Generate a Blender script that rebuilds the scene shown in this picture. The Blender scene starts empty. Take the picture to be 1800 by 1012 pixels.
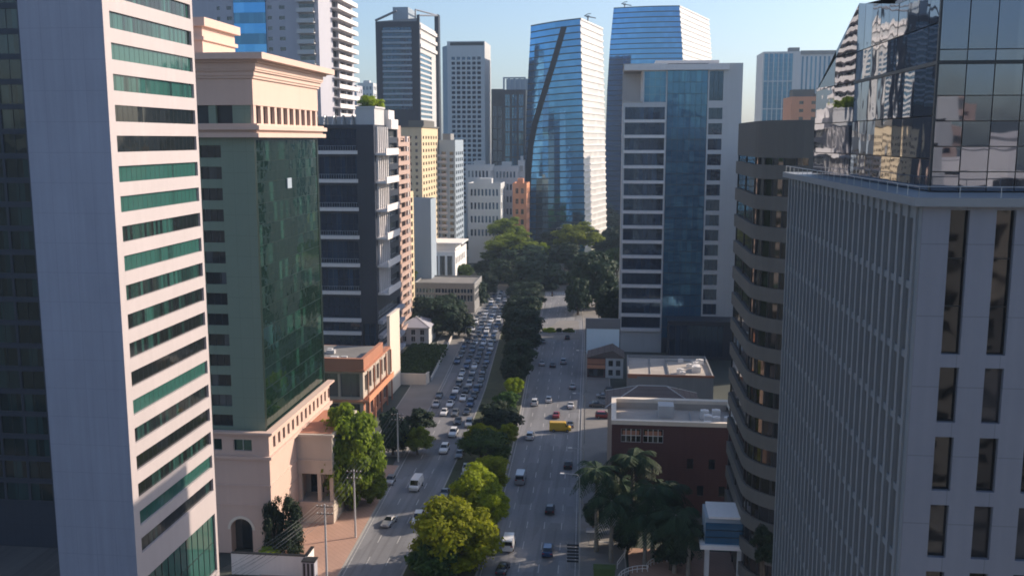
import bpy, math, random
import numpy as np
from mathutils import Vector, Matrix
random.seed(7)
S = bpy.context.scene
COL = S.collection
R = math.radians
# ------------------------------------------------------------------ camera model
F, CH = 1700.0, 70.0                       # focal length in photo pixels (1800 wide), camera height
PITCH = math.atan(261 / F)
YAW = math.atan(180 * math.cos(PITCH) / F)
cam = bpy.data.objects.new('camera', bpy.data.cameras.new('camera'))
COL.objects.link(cam)
cam.location = (0, 0, CH)
cam.rotation_euler = (math.pi / 2 - PITCH, 0, YAW)
cam.data.lens = 36 * F / 1800
cam.data.sensor_width = 36
cam.data.clip_end = 20000
cam.data.clip_start = 1
S.camera = cam
CM = cam.rotation_euler.to_matrix()

def ray(px, py):
    return CM @ Vector(((px - 900) / F, -(py - 506) / F, -1))
def at(px, py, Y):
    d = ray(px, py); t = Y / d.y
    return Vector((d.x * t, Y, CH + d.z * t))
def gr(px, py, z=0.0):
    d = ray(px, py); t = (z - CH) / d.z
    return Vector((d.x * t, d.y * t, z))

# ------------------------------------------------------------------ object helpers
def tag(o, label=None, cat=None, group=None, kind=None):
    if label: o['label'] = label
    if cat: o['category'] = cat
    if group: o['group'] = group
    if kind: o['kind'] = kind
    return o
def empty(name, label, cat, loc=(0, 0, 0), rz=0, group=None):
    o = bpy.data.objects.new(name, None); COL.objects.link(o)
    o.location = loc; o.rotation_euler = (0, 0, rz)
    o.empty_display_size = .5
    return tag(o, label, cat, group)
def copy_tree(o, parent=None):
    c = o.copy(); COL.objects.link(c)
    if parent: c.parent = parent
    for ch in list(o.children): copy_tree(ch, c)
    return c

class MB:
    def __init__(s): s.v = []; s.f = []; s.m = []
    def poly(s, pts, mi=0):
        n = len(s.v); s.v += [tuple(p) for p in pts]; s.f.append(tuple(range(n, n + len(pts)))); s.m.append(mi)
    def box(s, x0, y0, z0, x1, y1, z1, mi=0):
        if x0 > x1: x0, x1 = x1, x0
        if y0 > y1: y0, y1 = y1, y0
        if z0 > z1: z0, z1 = z1, z0
        n = len(s.v)
        s.v += [(x0, y0, z0), (x1, y0, z0), (x1, y1, z0), (x0, y1, z0), (x0, y0, z1), (x1, y0, z1), (x1, y1, z1), (x0, y1, z1)]
        for q in ((0, 3, 2, 1), (4, 5, 6, 7), (0, 1, 5, 4), (1, 2, 6, 5), (2, 3, 7, 6), (3, 0, 4, 7)):
            s.f.append(tuple(n + i for i in q)); s.m.append(mi)
    def prism(s, pts, z0, z1, mi=0, top=None):
        n = len(pts)
        for i in range(n):
            a, b = pts[i], pts[(i + 1) % n]
            s.poly([(a[0], a[1], z0), (b[0], b[1], z0), (b[0], b[1], z1), (a[0], a[1], z1)], mi)
        s.poly([(p[0], p[1], z1) for p in pts], mi if top is None else top)
        s.poly([(p[0], p[1], z0) for p in reversed(pts)], mi)
    def tube(s, path, radii, n=6, mi=0, caps=True):
        path = [Vector(p) for p in path]
        if not hasattr(radii, '__len__'): radii = [radii] * len(path)
        base = len(s.v)
        for i, p in enumerate(path):
            d = (path[min(i + 1, len(path) - 1)] - path[max(i - 1, 0)]).normalized()
            a = d.cross(Vector((0, 1, 0.01)) if abs(d.z) > .9 else Vector((0, 0, 1))).normalized(); b = d.cross(a)
            for k in range(n):
                t = 2 * math.pi * k / n
                s.v.append(tuple(p + (a * math.cos(t) + b * math.sin(t)) * radii[i]))
        for i in range(len(path) - 1):
            for k in range(n):
                q = base + i * n
                s.f.append((q + k, q + (k + 1) % n, q + n + (k + 1) % n, q + n + k)); s.m.append(mi)
        if caps:
            s.f.append(tuple(base + k for k in range(n))); s.m.append(mi)
            q = base + (len(path) - 1) * n
            s.f.append(tuple(q + k for k in reversed(range(n)))); s.m.append(mi)
    def mesh(s, name, mats, smooth=False):
        me = bpy.data.meshes.new(name)
        me.from_pydata(s.v, [], s.f)
        for m in (mats if isinstance(mats, (list, tuple)) else [mats]): me.materials.append(m)
        me.polygons.foreach_set('material_index', s.m)
        if smooth: me.polygons.foreach_set('use_smooth', [True] * len(s.f))
        me.update()
        return me
    def build(s, name, mats, parent=None, smooth=False):
        o = bpy.data.objects.new(name, s.mesh(name, mats, smooth)); COL.objects.link(o)
        if parent: o.parent = parent
        return o

# ------------------------------------------------------------------ materials
def newmat(name):
    m = bpy.data.materials.new(name); m.use_nodes = True
    nt = m.node_tree; b = nt.nodes['Principled BSDF']
    return m, nt, b
def nd(nt, t, **k):
    n = nt.nodes.new(t)
    for a, v in k.items(): setattr(n, a, v)
    return n
def mth(nt, op, a, b=None):
    n = nd(nt, 'ShaderNodeMath', operation=op)
    for i, q in enumerate((a, b)):
        if q is None: continue
        if isinstance(q, (int, float)): n.inputs[i].default_value = q
        else: nt.links.new(q, n.inputs[i])
    return n.outputs[0]
def mixc(nt, fac, a, b):
    n = nd(nt, 'ShaderNodeMix', data_type='RGBA')
    for sock, q in ((n.inputs[0], fac), (n.inputs[6], a), (n.inputs[7], b)):
        if isinstance(q, (int, float)): sock.default_value = q
        elif isinstance(q, (tuple, list)): sock.default_value = (*q[:3], 1)
        else: nt.links.new(q, sock)
    return n.outputs[2]
def noise(nt, vec, scale, detail=3, rough=.55):
    n = nd(nt, 'ShaderNodeTexNoise'); n.inputs['Scale'].default_value = scale
    n.inputs['Detail'].default_value = detail; n.inputs['Roughness'].default_value = rough
    if vec is not None: nt.links.new(vec, n.inputs['Vector'])
    return n.outputs['Fac']
def ramp(nt, fac, stops):
    n = nd(nt, 'ShaderNodeValToRGB')
    e = n.color_ramp.elements
    while len(e) < len(stops): e.new(.5)
    for i, (p, c) in enumerate(stops):
        e[i].position = p; e[i].color = (*c, 1) if len(c) == 3 else c
    nt.links.new(fac, n.inputs[0])
    return n.outputs[0]

def wallmat(name, col, rough=.8, var=.12, streak=.12, joint=None, jd=.75, spec=.3):
    """painted, stone or concrete wall: mottling, faint rain streaks, optional panel joints (w,h in metres)"""
    m, nt, b = newmat(name)
    tc = nd(nt, 'ShaderNodeTexCoord').outputs['Object']
    n1 = noise(nt, tc, .18, 4)
    mp = nd(nt, 'ShaderNodeMapping'); mp.inputs['Scale'].default_value = (1.3, 1.3, .06); nt.links.new(tc, mp.inputs[0])
    n2 = noise(nt, mp.outputs[0], 1.0, 3)
    n3 = noise(nt, tc, 3.0, 3)
    v = mth(nt, 'ADD', mth(nt, 'MULTIPLY', mth(nt, 'SUBTRACT', n1, .5), var * 2), mth(nt, 'MULTIPLY', mth(nt, 'SUBTRACT', n2, .5), streak * 2))
    v = mth(nt, 'ADD', mth(nt, 'ADD', v, mth(nt, 'MULTIPLY', mth(nt, 'SUBTRACT', n3, .5), var * .7)), 1.0)
    hs = nd(nt, 'ShaderNodeHueSaturation'); hs.inputs['Color'].default_value = (*col, 1)
    nt.links.new(v, hs.inputs['Value'])
    c = hs.outputs[0]
    if joint:
        sx = nd(nt, 'ShaderNodeSeparateXYZ'); nt.links.new(tc, sx.inputs[0])
        hz = mth(nt, 'LESS_THAN', mth(nt, 'FRACT', mth(nt, 'DIVIDE', sx.outputs[2], joint[1])), .06 / joint[1])
        j = hz
        if joint[0]:
            xy = mth(nt, 'ADD', sx.outputs[0], sx.outputs[1])
            j = mth(nt, 'MAXIMUM', hz, mth(nt, 'LESS_THAN', mth(nt, 'FRACT', mth(nt, 'DIVIDE', xy, joint[0])), .05 / joint[0]))
        c = mixc(nt, mth(nt, 'MULTIPLY', j, jd), c, tuple(q * .45 for q in col))
    nt.links.new(c, b.inputs['Base Color'])
    b.inputs['Roughness'].default_value = rough
    b.inputs['Specular IOR Level'].default_value = spec
    return m

def glassmat(name, dark, light, ior=1.9, metal=0.0, rough=.04, cell=1.2, share=.3, wave=.02, wscale=.35, tint=None, obj=0.):
    """reflective facade glass over a dim interior: some cells have blinds drawn"""
    m, nt, b = newmat(name)
    tc = nd(nt, 'ShaderNodeTexCoord').outputs['Object']
    oi = nd(nt, 'ShaderNodeObjectInfo')
    sx = nd(nt, 'ShaderNodeSeparateXYZ'); nt.links.new(tc, sx.inputs[0])
    cx = mth(nt, 'FLOOR', mth(nt, 'DIVIDE', mth(nt, 'ADD', sx.outputs[0], .001), cell))
    cb = nd(nt, 'ShaderNodeCombineXYZ')
    nt.links.new(cx, cb.inputs[0]); nt.links.new(mth(nt, 'MULTIPLY', oi.outputs['Random'], 91.7), cb.inputs[1])
    wn = nd(nt, 'ShaderNodeTexWhiteNoise'); nt.links.new(cb.outputs[0], wn.inputs['Vector'])
    # runs of rooms share their look
    cr = nd(nt, 'ShaderNodeCombineXYZ')
    nt.links.new(mth(nt, 'MULTIPLY', sx.outputs[0], .12), cr.inputs[0]); nt.links.new(mth(nt, 'MULTIPLY', oi.outputs['Random'], 50), cr.inputs[1])
    nr = noise(nt, cr.outputs[0], 1.0, 1)
    k = mth(nt, 'ADD', mth(nt, 'MULTIPLY', wn.outputs['Value'], .55 - .3 * obj), mth(nt, 'MULTIPLY', nr, .75))
    if obj: k = mth(nt, 'ADD', k, mth(nt, 'MULTIPLY', mth(nt, 'SUBTRACT', oi.outputs['Random'], .42), obj))
    f = ramp(nt, k, [(max(0, .97 - share * .8), (0, 0, 0)), (min(1, 1.02 - share * .35), (1, 1, 1))])
    c = mixc(nt, f, dark, light)
    nt.links.new(c, b.inputs['Base Color'])
    b.inputs['Metallic'].default_value = metal
    b.inputs['Roughness'].default_value = rough
    b.inputs['IOR'].default_value = ior
    if tint: b.inputs['Specular Tint'].default_value = (*tint, 1)
    cv = nd(nt, 'ShaderNodeVectorMath', operation='ADD'); nt.links.new(tc, cv.inputs[0])
    cw = nd(nt, 'ShaderNodeCombineXYZ'); nt.links.new(mth(nt, 'MULTIPLY', oi.outputs['Random'], 300), cw.inputs[1]); nt.links.new(cw.outputs[0], cv.inputs[1])
    bp = nd(nt, 'ShaderNodeBump'); bp.inputs['Strength'].default_value = 1.0; bp.inputs['Distance'].default_value = wave
    nt.links.new(noise(nt, cv.outputs[0], wscale, 1), bp.inputs['Height'])
    nt.links.new(bp.outputs[0], b.inputs['Normal'])
    return m

def plain(name, col, rough=.6, metal=0., spec=.5, var=.1, scale=2.0, emit=0):
    m, nt, b = newmat(name)
    tc = nd(nt, 'ShaderNodeTexCoord').outputs['Object']
    v = mth(nt, 'ADD', mth(nt, 'MULTIPLY', mth(nt, 'SUBTRACT', noise(nt, tc, scale, 4), .5), var * 2), 1.0)
    hs = nd(nt, 'ShaderNodeHueSaturation'); hs.inputs['Color'].default_value = (*col, 1); nt.links.new(v, hs.inputs['Value'])
    nt.links.new(hs.outputs[0], b.inputs['Base Color'])
    b.inputs['Roughness'].default_value = rough; b.inputs['Metallic'].default_value = metal
    b.inputs['Specular IOR Level'].default_value = spec
    return m

def leafmat(name, a, bcol, trans=.35):
    m, nt, b = newmat(name)
    geo = nd(nt, 'ShaderNodeNewGeometry')
    oi = nd(nt, 'ShaderNodeObjectInfo')
    tc = nd(nt, 'ShaderNodeTexCoord').outputs['Object']
    k = mth(nt, 'ADD', mth(nt, 'MULTIPLY', geo.outputs['Random Per Island'], .55), mth(nt, 'MULTIPLY', noise(nt, tc, 2.2, 2), .5))
    c = mixc(nt, k, a, bcol)
    hs = nd(nt, 'ShaderNodeHueSaturation'); nt.links.new(c, hs.inputs['Color'])
    nt.links.new(mth(nt, 'ADD', mth(nt, 'MULTIPLY', oi.outputs['Random'], .035), .485), hs.inputs['Hue'])
    nt.links.new(mth(nt, 'ADD', mth(nt, 'MULTIPLY', oi.outputs['Random'], .4), .8), hs.inputs['Value'])
    out = nt.nodes['Material Output']
    tr = nd(nt, 'ShaderNodeBsdfTranslucent'); nt.links.new(hs.outputs[0], tr.inputs[0])
    mx = nd(nt, 'ShaderNodeMixShader'); mx.inputs[0].default_value = trans
    nt.links.new(hs.outputs[0], b.inputs['Base Color']); b.inputs['Roughness'].default_value = .65
    b.inputs['Specular IOR Level'].default_value = .25
    nt.links.new(b.outputs[0], mx.inputs[1]); nt.links.new(tr.outputs[0], mx.inputs[2]); nt.links.new(mx.outputs[0], out.inputs[0])
    return m

def asphalt(name, col, var=.2):
    m, nt, b = newmat(name)
    tc = nd(nt, 'ShaderNodeTexCoord').outputs['Object']
    n1 = noise(nt, tc, .06, 4); n2 = noise(nt, tc, 1.5, 4)
    mp = nd(nt, 'ShaderNodeMapping'); mp.inputs['Scale'].default_value = (.55, .02, 1); nt.links.new(tc, mp.inputs[0])
    n3 = noise(nt, mp.outputs[0], 1., 2)
    v = mth(nt, 'ADD', mth(nt, 'MULTIPLY', n1, var * 1.6), mth(nt, 'ADD', mth(nt, 'MULTIPLY', n2, var), mth(nt, 'MULTIPLY', n3, var * 1.6)))
    v = mth(nt, 'ADD', v, 1 - var * 2.1)
    mq = nd(nt, 'ShaderNodeMapping'); mq.inputs['Scale'].default_value = (.29, .045, 1); nt.links.new(tc, mq.inputs[0])   # resurfaced strips
    vo = nd(nt, 'ShaderNodeTexVoronoi', distance='CHEBYCHEV'); vo.inputs['Scale'].default_value = 1.; vo.inputs['Randomness'].default_value = .6; nt.links.new(mq.outputs[0], vo.inputs['Vector'])
    sp = nd(nt, 'ShaderNodeSeparateColor'); nt.links.new(vo.outputs['Color'], sp.inputs[0])
    v = mth(nt, 'MULTIPLY', v, mth(nt, 'ADD', mth(nt, 'MULTIPLY', sp.outputs[0], .3), .85))
    mo = nd(nt, 'ShaderNodeMapping'); mo.inputs['Scale'].default_value = (.62, .015, 1); nt.links.new(tc, mo.inputs[0])   # oil and tyre tracks
    v = mth(nt, 'MULTIPLY', v, mth(nt, 'SUBTRACT', 1.0, mth(nt, 'MULTIPLY', mth(nt, 'GREATER_THAN', noise(nt, mo.outputs[0], 1.3, 1), .56), .14)))
    hs = nd(nt, 'ShaderNodeHueSaturation'); hs.inputs['Color'].default_value = (*col, 1); nt.links.new(v, hs.inputs['Value'])
    nt.links.new(hs.outputs[0], b.inputs['Base Color']); b.inputs['Roughness'].default_value = .75
    return m

M = {}
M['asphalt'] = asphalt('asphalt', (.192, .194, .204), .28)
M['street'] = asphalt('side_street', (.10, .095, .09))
M['ground'] = plain('city_ground', (.06, .07, .06), .9, var=.5, scale=.05)
M['paving'] = wallmat('pink_paving', (.42, .27, .21), .85, .2, 0, (1.2, 1.2))
M['grey_paving'] = wallmat('grey_paving', (.22, .21, .20), .85, .25, 0)
M['hoarding'] = wallmat('pale_blue_vinyl', (.74, .88, .96), .4, .03, .03)
M['soil'] = plain('median_soil', (.07, .08, .04), .95, var=.5, scale=.6)
M['paint'] = plain('road_paint', (.42, .42, .41), .75, var=.6, scale=1.5)
M['kerb'] = plain('kerb_stone', (.33, .32, .30), .85, var=.2)
M['white_wall'] = wallmat('white_tower_wall', (.47, .42, .42), .75, .06, .07)
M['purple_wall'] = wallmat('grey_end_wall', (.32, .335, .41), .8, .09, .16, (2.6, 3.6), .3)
M['pink_stone'] = wallmat('pink_stone', (.62, .455, .38), .8, .06, .06)
M['green_panel'] = wallmat('green_panel', (.19, .25, .195), .5, .05, .04, (2.2, 3.4), .4)
M['beige_wall'] = wallmat('beige_wall', (.50, .44, .38), .8, .08, .1)
M['cream'] = wallmat('cream_wall', (.74, .65, .55), .8, .06, .08)
M['terracotta'] = wallmat('terracotta', (.42, .19, .12), .8, .12, .1)
M['navy'] = wallmat('navy_panel', (.035, .042, .06), .45, .08, .05, (1.6, 4.0), .5)
M['pale_concrete'] = wallmat('pale_concrete', (.52, .52, .52), .8, .06, .08)
M['white_paint'] = wallmat('white_paint', (.78, .76, .74), .7, .05, .08)
M['grey_concrete'] = wallmat('grey_concrete', (.27, .27, .27), .85, .1, .12)
M['fin_metal'] = wallmat('fin_metal', (.23, .245, .26), .55, .05, .06)
M['stone_grey'] = wallmat('stone_grey', (.22, .23, .27), .75, .08, .12, (2.2, 3.8), .4)
M['brown_conc'] = wallmat('brown_concrete', (.13, .125, .115), .8, .08, .1)
M['brick'] = wallmat('dark_brick', (.11, .053, .052), .9, .2, .15, (0, .5), .25)
M['roof'] = plain('flat_roof', (.20, .19, .18), .95, var=.35, scale=.25)
M['roof_pale'] = plain('pale_roof', (.42, .38, .34), .95, var=.25, scale=.25)
M['tile'] = wallmat('roof_tile', (.16, .13, .12), .85, .2, 0, (.5, 0.6))
M['orange'] = wallmat('orange_plaster', (.62, .28, .16), .85, .08, .1)
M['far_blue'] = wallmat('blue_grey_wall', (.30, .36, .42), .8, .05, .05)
M['far_white'] = wallmat('far_white_wall', (.55, .57, .58), .8, .05, .06)
M['lilac'] = wallmat('grey_lilac_render', (.42, .42, .47), .8, .05, .07)
M['balcony_white'] = wallmat('balcony_white', (.74, .70, .68), .7, .06, .08)
M['rose_wall'] = wallmat('rose_wall', (.46, .33, .28), .8, .1, .1)
M['ochre'] = wallmat('ochre_wall', (.62, .50, .33), .8, .08, .1)
M['frame_dark'] = plain('dark_frame', (.03, .035, .04), .4, .3)
M['frame_white'] = plain('white_frame', (.6, .6, .58), .5)
M['slash'] = plain('dark_groove', (.008, .012, .022), .85, 0, .1)
M['frame_green'] = plain('green_frame', (.012, .025, .02), .35, .3)
M['frame_grey'] = plain('grey_frame', (.22, .23, .25), .4, .4)
M['steel'] = plain('galvanised_steel', (.42, .43, .44), .4, .7)
M['rail'] = plain('pale_railing', (.35, .40, .45), .4, .5)
M['g_teal'] = glassmat('teal_glass', (.010, .013, .013), (.03, .10, .085), 1.6, 0, .05, .62, .5, obj=.9)
M['g_win'] = glassmat('window_glass', (.010, .011, .013), (.05, .05, .055), 1.5, 0, .04, 1.3, .3, .03)
M['g_edge'] = glassmat('dark_teal_glass', (.006, .016, .016), (.02, .05, .05), 1.55, 0, .04, 1.5, .4, .03)
M['g_slot'] = glassmat('slot_glass', (.008, .010, .013), (.05, .055, .06), 1.4, 0, .12, 1.3, .3)
M['g_green'] = glassmat('green_glass', (.005, .015, .011), (.014, .05, .036), 1.85, 0, .03, 1.5, .25, .02, .5, tint=(.55, 1.0, .85))
M['g_dark'] = glassmat('dark_glass', (.010, .013, .018), (.09, .10, .11), 1.8, 0, .05, 1.3, .3)
M['g_navy'] = glassmat('navy_glass', (.006, .016, .040), (.02, .05, .10), 2.0, 0, .04, 1.5, .25, tint=(.45, .7, 1.0))
M['g_blue'] = glassmat('blue_mirror_glass', (.08, .27, .52), (.11, .32, .58), 1.5, .9, .06, 3, .3, .03, .3)
M['g_bluem'] = glassmat('blue_glass', (.02, .11, .22), (.05, .18, .30), 2.3, .35, .05, 1.5, .4, .025, tint=(.5, .8, 1.0))
M['g_mirror'] = glassmat('grey_mirror_glass', (.20, .22, .27), (.26, .28, .33), 1.5, .92, .02, 2.0, .3, .008, .5)
M['g_brown'] = glassmat('brown_tint_glass', (.018, .015, .013), (.10, .09, .08), 1.8, 0, .05, 1.4, .35)
M['g_white'] = glassmat('haze_reflection_glass', (.62, .60, .58), (.74, .71, .68), 1.6, 0, .25, 1.5, .4, .02)  # white base colour stands in for sunny haze mirrored in the glass
M['trunk'] = plain('bark', (.10, .075, .055), .95, var=.4, scale=2)
M['palm_trunk'] = plain('palm_bark', (.22, .20, .17), .95, var=.35, scale=2)
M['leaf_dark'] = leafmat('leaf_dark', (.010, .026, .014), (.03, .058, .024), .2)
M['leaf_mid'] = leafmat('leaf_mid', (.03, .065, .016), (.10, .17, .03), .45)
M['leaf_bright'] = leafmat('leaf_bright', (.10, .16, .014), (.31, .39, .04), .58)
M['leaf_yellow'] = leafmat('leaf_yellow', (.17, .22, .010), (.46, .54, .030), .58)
M['leaf_palm'] = leafmat('leaf_palm', (.012, .03, .014), (.04, .075, .03), .2)
M['grass'] = plain('clipped_grass', (.07, .11, .03), .95, var=.4, scale=.8)
M['tyre'] = plain('tyre_rubber', (.015, .015, .015), .85)
M['car_glass'] = plain('car_glass', (.012, .016, .02), .06, 0, .8, var=.05)
M['lamp_red'] = plain('tail_light', (.35, .02, .02), .3)
M['lamp_white'] = plain('headlight', (.7, .7, .68), .15)
for n, c in dict(white=(.72, .72, .72), silver=(.38, .39, .41), grey=(.13, .14, .15), black=(.018, .018, .022), blue=(.03, .07, .16), red=(.30, .03, .03), yellow=(.70, .42, .02)).items():
    mm = plain('car_paint_' + n, c, .28, .0 if n in ('white', 'black', 'yellow', 'red') else .35, .6, var=.06, scale=.6)
    mm.node_tree.nodes['Principled BSDF'].inputs['Coat Weight'].default_value = .5
    M['car_' + n] = mm

# ------------------------------------------------------------------ building kit
_wc = {}
def window_mesh(w, h, nx, nz, glass, frame, fw=.07, variant=0, fd=.07):
    key = (round(w, 3), round(h, 3), nx, nz, glass, frame, fw, variant, fd)
    if key in _wc: return _wc[key]
    rnd = random.Random(hash(key) & 0xffff)
    mb = MB()
    for i in range(nx):
        for j in range(nz):
            x0, x1, z0, z1 = w * i / nx, w * (i + 1) / nx, h * j / nz, h * (j + 1) / nz
            tl = .004 * min(3, (x1 - x0))
            t = [rnd.uniform(-tl, tl) for _ in range(3)]; t.append(t[0] + t[2] - t[1])   # slight flat tilt of the pane
            mb.poly([(x0, t[0], z0), (x1, t[1], z0), (x1, t[2], z1), (x0, t[3], z1)], 0)
    if frame:
        for i in range(nx + 1):
            c = w * i / nx; a, b_ = max(0, c - fw / 2), min(w, c + fw / 2)
            mb.box(a, -fd, 0, b_, .03, h, 1)
        for j in range(nz + 1):
            c = h * j / nz; a, b_ = max(0, c - fw / 2), min(h, c + fw / 2)
            mb.box(.001, -fd * .8, a, w - .001, .028, b_, 1)
    me = mb.mesh('window', [M[glass], M[frame or 'frame_dark']])
    _wc[key] = me
    return me

class Bld:
    def __init__(s, name, label, cat, x, y, W, D, H, rz=0, wall='white_paint', group=None, z=0):
        s.root = empty(name, label, cat, (x, y, z), rz, group)
        s.W, s.D, s.H = W, D, H; s.mb = MB(); s.wall_m = M[wall]; s.wins = []; s.extra = [s.wall_m]
    def mi(s, m):
        m = M[m]
        if m not in s.extra: s.extra.append(m)
        return s.extra.index(m)
    def face(s, f, off=0):
        W, D = s.W, s.D; V = Vector
        return {'front': (V((0, -off, 0)), V((1, 0, 0)), V((0, -1, 0)), 0, W),
                'right': (V((W + off, 0, 0)), V((0, 1, 0)), V((1, 0, 0)), math.pi / 2, D),
                'left': (V((-off, D, 0)), V((0, -1, 0)), V((-1, 0, 0)), -math.pi / 2, D),
                'back': (V((W, D + off, 0)), V((-1, 0, 0)), V((0, 1, 0)), math.pi, W)}[f]
    def wall(s, f, ops=(), z0=0, z1=None, u0=0, u1=None, depth=.25, mat=None, off=0, mb=None):
        O, U, N, rz, L = s.face(f, off)
        z1 = s.H if z1 is None else z1; u1 = L if u1 is None else u1
        mb = mb or s.mb; mi = s.mi(mat) if mat else 0
        r5 = lambda q: round(q, 4)
        us = sorted({r5(u0), r5(u1)} | {r5(o[0]) for o in ops} | {r5(o[1]) for o in ops})
        zs = sorted({r5(z0), r5(z1)} | {r5(o[2]) for o in ops} | {r5(o[3]) for o in ops})
        ui = {q: i for i, q in enumerate(us)}; zi = {q: i for i, q in enumerate(zs)}
        hole = set()
        for o in ops:
            for i in range(ui[r5(o[0])], ui[r5(o[1])]):
                for j in range(zi[r5(o[2])], zi[r5(o[3])]): hole.add((i, j))
        P = lambda u, z, d=0: O + U * u - N * d + Vector((0, 0, z))
        for j in range(len(zs) - 1):
            i = 0
            while i < len(us) - 1:
                if (i, j) in hole: i += 1; continue
                k = i
                while k + 1 < len(us) - 1 and (k + 1, j) not in hole: k += 1
                mb.poly([P(us[i], zs[j]), P(us[k + 1], zs[j]), P(us[k + 1], zs[j + 1]), P(us[i], zs[j + 1])], mi)
                i = k + 1
        for a, b, c, d in ops:
            mb.poly([P(a, c), P(b, c), P(b, c, depth), P(a, c, depth)], mi)
            mb.poly([P(a, d, depth), P(b, d, depth), P(b, d), P(a, d)], mi)
            mb.poly([P(a, c, depth), P(a, d, depth), P(a, d), P(a, c)], mi)
            mb.poly([P(b, c), P(b, d), P(b, d, depth), P(b, c, depth)], mi)
    def win(s, f, u, z, w, h, nx=1, nz=1, glass='g_dark', frame='frame_dark', depth=.25, fw=.07, name='window', off=0, fd=.07):
        s.wins.append((f, u, z, w, h, nx, nz, glass, frame, depth, fw, name, off, fd))
    def grid(s, f, us, zs, nx=1, nz=1, glass='g_dark', frame='frame_dark', depth=.25, fw=.07, name='window', z0=0, z1=None, u0=0, u1=None, mat=None, off=0, fd=.07):
        ops = [(a, b, c, d) for a, b in us for c, d in zs]
        s.wall(f, ops, z0, z1, u0, u1, depth, mat, off)
        for a, b, c, d in ops: s.win(f, a, c, b - a, d - c, nx, nz, glass, frame, depth, fw, name, off, fd)
    def box(s, x0, y0, z0, x1, y1, z1, mat=None): s.mb.box(x0, y0, z0, x1, y1, z1, s.mi(mat) if mat else 0)
    def roof(s, par=1.0, t=.35, mat='roof', z=None, x0=0, y0=0, x1=None, y1=None):
        """parapet ring on top of the walls plus the roof deck inside it"""
        z = s.H if z is None else z; x1 = s.W if x1 is None else x1; y1 = s.D if y1 is None else y1
        mr = s.mi(mat); mb = s.mb
        o = [(x0, y0), (x1, y0), (x1, y1), (x0, y1)]; i_ = [(x0 + t, y0 + t), (x1 - t, y0 + t), (x1 - t, y1 - t), (x0 + t, y1 - t)]
        for k in range(4):
            a, b = o[k], o[(k + 1) % 4]; c, d = i_[k], i_[(k + 1) % 4]
            mb.poly([(*a, z), (*b, z), (*d, z), (*c, z)], 0)
            mb.poly([(*d, z - par), (*c, z - par), (*c, z), (*d, z)], 0)
        mb.poly([(*p, z - par) for p in i_], mr)
    def part(s, name, mb, mats, smooth=False): return mb.build(name, mats, s.root, smooth)
    def finish(s, smooth=False):
        if s.mb.f: s.mb.build('wall', s.extra, s.root)
        eye = Vector((0, 0, CH)); items = []
        rm = Matrix.Translation(s.root.location) @ s.root.rotation_euler.to_matrix().to_4x4()
        for n, wdef in enumerate(s.wins):
            f, u, z, w, h, nx, nz, glass, frame, depth, fw, name, off, fd = wdef
            O, U, N, rz, L = s.face(f, off)
            loc = O + U * u - N * depth + Vector((0, 0, z))
            c = rm @ (loc + U * w / 2 + Vector((0, 0, h / 2)))
            v = eye - c; nn = rm.to_3x3() @ N
            q = (CM.transposed() @ (c - eye)); vis = 1.0
            if q.z < 0:
                ppx, ppy = 900 + F * q.x / -q.z, 506 - F * q.y / -q.z
                if not (-60 < ppx < 1860 and -40 < ppy < 1052): vis = .001
            items.append((max(.001, nn.dot(v)) * w * h / v.length ** 3 * vis, n, wdef, loc, rz))
        cnt = {}
        items.sort(key=lambda t: (-t[0], t[1]))
        rest = {}
        for sc, n, wdef, loc, rz in items:
            f, u, z, w, h, nx, nz, glass, frame, depth, fw, name, off, fd = wdef
            me = window_mesh(w, h, nx, nz, glass, frame, fw, n % 3, fd)
            cnt[name] = cnt.get(name, 0) + 1
            if cnt[name] <= 100:
                o = bpy.data.objects.new(name, me); COL.objects.link(o); o.parent = s.root
                o.location = loc; o.rotation_euler = (0, 0, rz)
            else: rest.setdefault(name, []).append((me, Matrix.Translation(loc) @ Matrix.Rotation(rz, 4, 'Z')))
        for name, lst in rest.items():
            mb = MB(); mats = []
            for me, mx in lst:
                vs = [mx @ v.co for v in me.vertices]
                for p in me.polygons:
                    mt = me.materials[p.material_index]
                    if mt not in mats: mats.append(mt)
                    mb.poly([vs[i] for i in p.vertices], mats.index(mt))
            o = mb.build(name + 's', mats, s.root); o['kind'] = 'stuff'
        return s.root
def rows(a, b, n, fill):
    """n intervals filling [a,b], each taking the given share of its pitch"""
    p = (b - a) / n
    return [(a + p * i + p * (1 - fill) / 2, a + p * (i + 1) - p * (1 - fill) / 2) for i in range(n)]
def plain_sides(b, faces, z0=0, z1=None, mat=None):
    for f in faces: b.wall(f, (), z0, z1, mat=mat)

# ================================================================== SETTING
def sheet(name, pts, z, mat, kind='structure'):
    mb = MB(); mb.poly([(*p, z) for p in pts]); o = mb.build(name, M[mat]); o['kind'] = kind; return o
def interp(tab, y):
    if y <= tab[0][1]: a, b = tab[0], tab[1]
    elif y >= tab[-1][1]: a, b = tab[-2], tab[-1]
    else:
        for a, b in zip(tab, tab[1:]):
            if a[1] <= y <= b[1]: break
    return a[0] + (b[0] - a[0]) * (y - a[1]) / (b[1] - a[1])
LK = [(-42.5, 120), (-44.2, 172), (-47.9, 260), (-55.0, 391), (-57.0, 445)]     # left kerb of the oncoming carriageway
ML = [(-33.2, 120), (-33.6, 200), (-35.2, 260), (-43.2, 392), (-46.0, 445)]     # median, left kerb
MR = [(-21.0, 120), (-21.2, 180), (-22.3, 225), (-26.9, 331), (-30.5, 445)]     # median, right kerb
RK = [(-4.0, 120), (-4.8, 150), (-7.0, 226), (-9.4, 333), (-14.5, 445)]         # right kerb
YS = list(range(100, 446, 15))
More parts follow.
